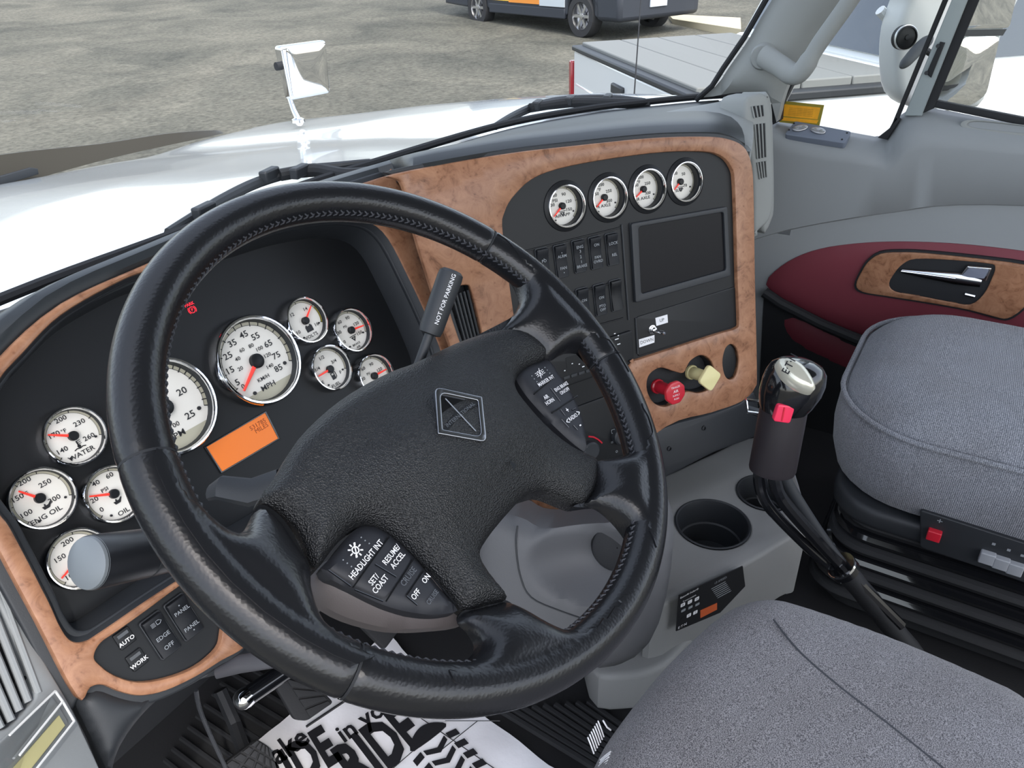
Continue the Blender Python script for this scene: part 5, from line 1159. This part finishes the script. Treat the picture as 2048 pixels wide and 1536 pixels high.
# smoked bug deflector along the front edge
p0 = [ony(x, y, 2.27) for x, y in ((-250, 455), (0, 379), (200, 322), (330, 292), (420, 273), (448, 266))]
p1 = [ony(x, y, 2.30) for x, y in ((-250, 360), (0, 310), (200, 288), (330, 268), (420, 261), (440, 262))]
p0 = [Vector(p) for p in smooth(p0, 4, False)]; p1 = [Vector(p) for p in smooth(p1, 4, False)]
DF = MB().rings([p0, p1, [p+Vector((0, .006, 0)) for p in p1], [p+Vector((0, .006, 0)) for p in p0]], closed=False).build('bug_deflector', mat('smoked_acrylic', srgb(60, 57, 50), .5, spec=.2))
tag(DF, 'dark smoked bug deflector along the front of the hood', 'deflector')
q = [ony(x, y, 2.25) for x, y in ((-150, 385), (0, 352), (60, 335), (74, 337), (76, 348), (0, 372), (-150, 410))]
FB_ = frame(q[0], (1, 0, 0), (0, 0, 1)); T = MB().plate(ccw([tuple((FB_.inverted() @ p).xy) for p in q]), -.005, .005, .002).build('deflector_bracket', M_black, DF, FB_)
# ------------------------------------------------------------------ mirror on the fender
Fm = fr_n(at(613, 141, 2.3), (-.17, -.985, .0))
MR_ = thing('hood_mirror', Matrix.Translation(at(597, 243, 2.22)), 'chrome framed fender mirror standing on the hood', 'mirror')
q = ccw(rounded(pps(Fm, [(560, 93), (652, 80), (662, 186), (583, 201)]), .012))
MB().plate(q, -.035, 0, .006).build('housing', M_chrome, MR_, Fm)
q = ccw(rounded(pps(Fm, [(571, 97), (651, 86), (659, 182), (586, 195)]), .010))
MB().pillow(q, lambda d, x, y: .001+.004*(1-math.exp(-d/.02)), .006).build('mirror_glass', M_mirror, MR_, Fm)
MB().tube([(*pp(Fm, 552, 133, -.02), -.02), (*pp(Fm, 566, 131, -.02), -.02)], .012, 12).build('pivot', M_deep, MR_, Fm)
MB().tube([at(580, 198, 2.31), at(588, 222, 2.28), at(599, 245, 2.22)], [.008, .009, .011], 12).build('arm', M_chrome, MR_)
MB().lathe([(.02, 0), (.018, .008), (.011, .012)], 16, Matrix.Translation(at(597, 244, 2.22)), False, True).build('foot', M_chrome, MR_)
# ------------------------------------------------------------------ wipers
def wiper(label, pts, arm, zw, links):
    P = [onz(x, y, zw) for x, y in pts]; T = thing('wiper', Matrix.Translation(P[-1]), label, 'wiper', 'windshield wipers')
    MB().tube(smooth([onz(x, y+5, zw-.004) for x, y in pts], 4, False), .006, 6).build('blade', M_rubber, T)
    MB().tube(smooth(P, 4, False), [.005+.005*sin(pi*i/(4*(len(P)-1))) for i in range(4*(len(P)-1)+1)], 8, flat=.8).build('blade_frame', M_black, T)
    MB().tube(smooth([onz(x, y, zw+.003) for x, y in arm], 4, False), [.010]*3+[.011]*(4*(len(arm)-1)-2), 10).build('arm', M_deep, T)
    for x, y in links: MB().box((-.02, -.008, -.006), (.02, .008, .012)).build('joint', M_black, T, frame(onz(x, y, zw+.004), (.95, .25, 0), (-.25, .95, 0)), bevel=.003)
wiper('left windshield wiper lying at the glass base above the wheel', [(335, 462), (390, 430), (450, 395), (520, 362), (600, 340), (680, 330), (740, 322)], [(560, 350), (630, 340), (700, 350), (780, 340)], 2.014, [(600, 346), (540, 352), (410, 425)])
wiper('right windshield wiper lying at the glass base near the pillar', [(990, 250), (1030, 228), (1080, 208), (1140, 198), (1220, 195), (1290, 200)], [(1060, 216), (1140, 205), (1220, 206), (1300, 208)], 2.008, [(1140, 203), (1075, 212), (1215, 200)])
# antenna
a_, b_ = at(1268, 196, 2.6), at(1290, -120, 2.7)
T = thing('antenna', Matrix.Translation(a_), 'thin black whip antenna rising in front of the pickup', 'antenna')
MB().tube([a_-Vector((0, 0, .1)), a_, b_], [.004, .0026, .002], 8).build('whip', M_deep, T)
MB().lathe([(.012, -.12), (.010, -.09), (.005, -.07)], 12, Matrix.Translation(a_), True, True).build('base', M_black, T)
# ------------------------------------------------------------------ passenger door mirror outside
Fo = fr_n(at(1940, 120, 1.78), (-.80, -.60, .03))
OM = thing('door_mirror', off(Fo, dz=-.1), 'white passenger door mirror with two glasses outside the window', 'mirror')
q = ccw(smooth(pps(Fo, [(1795, 130), (1800, 60), (1820, 0), (1850, -80), (2060, -90), (2035, 20), (2010, 70), (1975, 200), (1930, 222), (1850, 222), (1805, 195)]), 3))
MB().plate(q, -.10, -.002, .02).build('housing', mat('mirror_housing', srgb(205, 208, 208), .35), OM, Fo)
q = ccw(rounded(pps(Fo, [(1905, -80), (2050, -85), (2018, 56), (1920, 58)]), .01)); MB().plate(q, -.004, .002, .001).build('mirror_glass', M_mirror, OM, Fo)
q = ccw(rounded(pps(Fo, [(1925, 74), (2000, 72), (1972, 190), (1940, 212), (1868, 212)]), .014)); MB().pillow(q, lambda d, x, y: .001+.006*(1-math.exp(-d/.03)), .01).build('convex_glass', M_mirror, OM, Fo)
q = ccw(pps(Fo, [(1915, 60), (2012, 58), (2004, 71), (1912, 72)])); MB().plate(q, -.003, .003).build('divider', M_black, OM, Fo)
MB().tube([at(1830, 40, 1.85), at(1795, 60, 1.83), at(1760, 20, 1.80)], .012, 10).build('bracket', M_paint, OM)
# ================================================================== white pickup
pL = onz(1148, 90, 1.62); dw = Vector((-.717, -.698, 0)); hh = Vector((.698, -.717, 0))
FP_ = frame((pL.x, pL.y, 0), dw, hh)      # x across the tailgate, y towards the cab, z up
if FP_.col[2][2] < 0: FP_ = frame((pL.x, pL.y, 0), dw, hh)
ZP = 1.62; WP = 2.10; BL = 1.20
PK = thing('pickup_truck', FP_ @ Matrix.Translation((WP/2, 2.0, .25)), 'white pickup truck with a grey bed cover parked beside the cab', 'pickup truck')
# frame z points down when x cross y is down: build with explicit world points instead
def PW(x, y, z): return Vector((pL.x, pL.y, 0))+dw*x+hh*y+Vector((0, 0, z))
def quad(*pts): return [PW(*p) for p in pts]
def pbox(name, m, x0, x1, y0, y1, z0, z1, bevel=.02, parent=PK):
    b = MB(); v = [PW(x, y, z) for z in (z0, z1) for y in (y0, y1) for x in (x0, x1)]
    b.add(v, [(0, 2, 3, 1), (4, 5, 7, 6), (0, 1, 5, 4), (1, 3, 7, 5), (3, 2, 6, 7), (2, 0, 4, 6)])
    o = b.build(name, m, parent, bevel=bevel)
    bm = bmesh.new(); bm.from_mesh(o.data); bmesh.ops.recalc_face_normals(bm, faces=bm.faces); bm.to_mesh(o.data); bm.free(); return o
pbox('bed_body', M_paint, .0, WP, .03, BL, .70, ZP-.05, .03)
tg = pbox('tailgate', M_paint, .06, WP-.06, -.02, .05, .85, ZP-.02, .02)
pbox('tailgate_trim', M_black, .04, WP-.04, -.03, .06, ZP-.03, ZP+.005, .01)
pbox('tailgate_panel', M_paint, .12, WP-.12, -.032, 0, .95, ZP-.24, .012, tg)
pbox('tailgate_handle', M_black, WP*.45, WP*.55, -.04, 0, ZP-.17, ZP-.11, .01, tg)
bd = MB().lathe([(.10, -.004), (.10, .006), (.085, .012)], 28, None, True, True)
Fbg = frame(PW(WP*.5, -.035, ZP-.34), dw, (0, 0, 1)); bd2 = MB().plate([(x*1.35, y*.6) for x, y in circle(.12, 32)], 0, .012, .003).build('badge', M_chrome, tg, Fbg)
MB().plate([(x*1.25, y*.52) for x, y in circle(.12, 32)], .01, .015, .002).build('badge_field', mat('badge_blue', srgb(40, 60, 110), .25), tg, Fbg)
pbox('rear_bumper', M_chrome, .0, WP, -.18, .02, .55, .75, .03)
for x0, x1 in ((-.012, .05), (WP-.05, WP+.012)): pbox('tail_light', mat('tail_red', srgb(158, 30, 40), .2, coat=.5), x0, x1, -.035, .10, 1.12, ZP-.10, .01)
pbox('bed_rail', M_black, WP-.10, WP+.015, .02, BL+.02, ZP-.06, ZP-.015, .01)
pbox('bed_rail', M_black, -.015, .10, .02, BL+.02, ZP-.06, ZP-.015, .01)
for k in range(4): pbox('bed_cover_panel', M_bed, .07, WP-.07, .04+.29*k, .04+.29*k+.285, ZP-.03, ZP+.025, .008)
# cab
def solid(name, m, pts_lo, pts_hi, parent=PK, bevel=.03):
    b = MB(); n = len(pts_lo); b.add([PW(*p) for p in pts_lo]+[PW(*p) for p in pts_hi], [tuple(range(n)), tuple(range(n, 2*n))]+[(i, (i+1) % n, n+(i+1) % n, n+i) for i in range(n)])
    o = b.build(name, m, parent, bevel=bevel); bm = bmesh.new(); bm.from_mesh(o.data); bmesh.ops.recalc_face_normals(bm, faces=bm.faces); bm.to_mesh(o.data); bm.free(); return o
pbox('cab_body', M_paint, 0, WP, BL+.02, BL+2.3, .70, ZP+.02, .05)
solid('cab_roof', M_paint, [(.08, BL+.06, ZP), (WP-.08, BL+.06, ZP), (WP-.08, BL+2.1, ZP), (.08, BL+2.1, ZP)], [(.20, BL+.32, ZP+.62), (WP-.20, BL+.32, ZP+.62), (WP-.20, BL+1.5, ZP+.62), (.20, BL+1.5, ZP+.62)])
def pane(name, pts, m=M_glassd, th=.01):
    P = [PW(*p) for p in pts]; n = (P[1]-P[0]).cross(P[3]-P[0]).normalized(); c_ = sum(P, Vector())/4
    b = MB(); b.add(P+[p+n*th for p in P], [(0, 1, 2, 3), (7, 6, 5, 4), (0, 4, 5, 1), (1, 5, 6, 2), (2, 6, 7, 3), (3, 7, 4, 0)]); o = b.build(name, m, PK, sm=False)
    bm = bmesh.new(); bm.from_mesh(o.data); bmesh.ops.recalc_face_normals(bm, faces=bm.faces); bm.to_mesh(o.data); bm.free(); return o
pane('rear_window', [(.24, BL+.075, ZP+.06), (WP-.24, BL+.075, ZP+.06), (WP-.32, BL+.285, ZP+.56), (.32, BL+.285, ZP+.56)])
for a0, a1 in ((.25, .95), (1.02, 1.75)):
    pane('side_window', [(WP-.085, BL+a0, ZP+.06), (WP-.085, BL+a1, ZP+.06), (WP-.180, BL+min(a1, 1.5)-.02, ZP+.54), (WP-.180, BL+a0+.14, ZP+.54)])
    pane('side_window', [(.085, BL+a0, ZP+.06), (.085, BL+a1, ZP+.06), (.180, BL+min(a1, 1.5)-.02, ZP+.54), (.180, BL+a0+.14, ZP+.54)])
pbox('hood', M_paint, .05, WP-.05, BL+2.2, BL+3.4, .70, ZP-.06, .06)
pbox('door_seam', M_deep, WP-.002, WP+.002, BL+.99, BL+1.0, .8, ZP, 0)
pbox('door_handle', M_chrome, WP, WP+.03, BL+.78, BL+.94, ZP-.18, ZP-.14, .008)
pbox('side_mirror', M_deep, WP+.02, WP+.24, BL+1.55, BL+1.72, ZP-.02, ZP+.22, .03)
def wheel(parent, c, ax, R, W):
    F = fr_n(c, ax)
    MB().lathe([(R*.66, -W/2), (R*.95, -W/2), (R, -W*.3), (R, W*.3), (R*.95, W/2), (R*.66, W/2), (R*.64, W*.2)], 40, F).build('tyre', M_tyre, parent)
    MB().lathe([(R*.66, W*.42), (R*.63, W*.47), (R*.60, W*.3), (R*.58, W*.05), (.01, W*.05)], 40, F).build('rim', M_steel, parent)
    for k in range(6):
        MB().box((R*.1, -R*.07, W*.1), (R*.62, R*.07, W*.36), F @ Matrix.Rotation(k*pi/3, 4, 'Z')).build('spoke', M_steel, parent)
    MB().lathe([(R*.16, W*.3), (R*.14, W*.42), (R*.05, W*.43)], 20, F, True, True).build('hub', M_steel, parent)
gz = zground(4.6, .8)
for x, s in ((WP-.13, 1), (.13, -1)):
    for y in (BL*.5, BL+2.75): wheel(PK, PW(x, y, gz+.38), dw*s, .38, .26)
# decal on the bed side
Fdc = frame(PW(WP+.004, .62, 1.28), hh, (0, 0, 1))
if Fdc.col[2].to_3d().dot(dw) < 0: Fdc = frame(PW(WP+.004, .62, 1.28), -hh, (0, 0, 1))
b = MB(); b.text('4X4', .085, None, 0, .045, .002); b.build('decal', M_grey_print, PK, Fdc, sm=False)
MB().text('OFF ROAD', .06, None, 0, -.04, .002).build('decal', M_grey_print, PK, Fdc, sm=False)
# ================================================================== van
vf = at(1160, 75, 14.0); vr = at(955, 42, 16.3); vx = Vector((vr.x-vf.x, vr.y-vf.y, 0)).normalized(); vy = Vector((-vx.y, vx.x, 0)); vy = vy if vy.dot(vf-CAM) > 0 else -vy
VZ = vf.z
def VW(x, y, z): return Vector((vf.x, vf.y, VZ))+vx*x+vy*y+Vector((0, 0, z))
VN = thing('van', Matrix.Translation(VW(1.6, 1.0, 0)), 'dark van with an orange and white side stripe parked on the gravel', 'van')
def vbox(name, m, x0, x1, y0, y1, z0, z1, bevel=.03):
    b = MB(); v = [VW(x, y, z) for z in (z0, z1) for y in (y0, y1) for x in (x0, x1)]
    b.add(v, [(0, 2, 3, 1), (4, 5, 7, 6), (0, 1, 5, 4), (1, 3, 7, 5), (3, 2, 6, 7), (2, 0, 4, 6)]); o = b.build(name, m, VN, bevel=bevel)
    bm = bmesh.new(); bm.from_mesh(o.data); bmesh.ops.recalc_face_normals(bm, faces=bm.faces); bm.to_mesh(o.data); bm.free(); return o
M_vd = mat('van_dark', srgb(58, 62, 70), .35); M_vb = mat('van_bumper', srgb(44, 48, 56), .6)
prof = [(-.95, .42), (-.93, .75), (-.85, .98), (-.30, 1.25), (.35, 2.1), (.75, 2.35), (4.6, 2.4), (4.65, .4)]
WB_ = 3.36
def arch(cx): return [(cx+.43*cos(t), .33+.43*sin(t)) for t in [pi*k/10 for k in range(11)]]
side = [(-.95, .35), (-.93, .80), (-.85, 1.02), (-.25, 1.25), (.40, 2.05), (.80, 2.32), (4.60, 2.38), (4.66, .38), (WB_+.43, .34)]+arch(WB_)[0:]+[(WB_-.43, .34), (.43, .34)]+arch(0)+[(-.43, .34)]
Fv = frame(VW(0, 0, 0), vx, (0, 0, 1)); sgn = 1 if Fv.col[2].to_3d().dot(vy) > 0 else -1
z0, z1 = (0.02, 2.0) if sgn > 0 else (-2.0, -.02)
MB().plate(ccw(side), z0, z1, .05).build('van_body', M_vd, VN, Fv)
def stripe(x0, x1, za, zb, m, nm='stripe'): vbox(nm, m, x0, x1, -.004, .03, za, zb, .0)
stripe(2.2, 2.95, .52, .70, mat('stripe_yellow', srgb(232, 190, 70), .4)); stripe(1.2, 2.2, .50, .68, mat('stripe_orange', srgb(226, 142, 56), .4)); stripe(.46, 1.2, .48, .66, mat('stripe_white', srgb(190, 198, 204), .4))
vbox('side_skirt', M_vb, .45, WB_-.45, -.002, .08, .28, .46, .02)
vbox('front_bumper', M_vb, -1.05, -.43, -.02, 2.02, .30, .82, .08)
vbox('bumper_trim', M_paint, -1.03, -.60, -.01, 2.01, .84, 1.0, .04)
vbox('grille', M_deep, -1.02, -.90, .35, 1.65, .88, 1.12, .02)
vbox('number_plate', mat('plate_white', srgb(205, 212, 222), .4), -1.075, -1.05, .70, 1.12, .50, .70, .005)
for y in (.1, 1.7): vbox('headlight', M_chrome, -.98, -.80, y, y+.24, 1.02, 1.22, .02)
pw_ = [VW(x, y, z) for x, y, z in ((-.18, .2, 1.3), (-.18, 1.8, 1.3), (.36, 1.75, 2.0), (.36, .25, 2.0))]
b = MB(); b.add(pw_+[p-vx*.02 for p in pw_], [(0, 1, 2, 3), (7, 6, 5, 4), (0, 4, 5, 1), (1, 5, 6, 2), (2, 6, 7, 3), (3, 7, 4, 0)]); b.build('windscreen', M_glassd, VN, sm=False)
vbox('side_window', M_glassd, .35, 1.2, -.005, .02, 1.35, 1.95, .0)
for x in (0, WB_):
    wheel(VN, VW(x, .12, .35), -vy, .36, .25); wheel(VN, VW(x, 1.88, .35), vy, .36, .25)
# pale concrete strip at the yard edge
def ongr(x, y):
    r = ray(x, y); d = 5.0
    while d < 80 and (CAM+r*d).z > zground((CAM+r*d).x, (CAM+r*d).y): d += .05
    return CAM+r*d
q = [ongr(x, y) for x, y in ((1335, 33), (1480, 45), (1480, 78), (1345, 48))]
Fg = frame(q[0], (1, 0, 0), (0, 1, 0)); T = MB().plate(ccw([tuple((Fg.inverted() @ p).xy) for p in q]), -.3, .05).build('concrete_slab', mat('concrete', srgb(196, 186, 160), .9), None, Fg)
tag(T, 'pale concrete slab behind the van at the yard edge', 'slab')
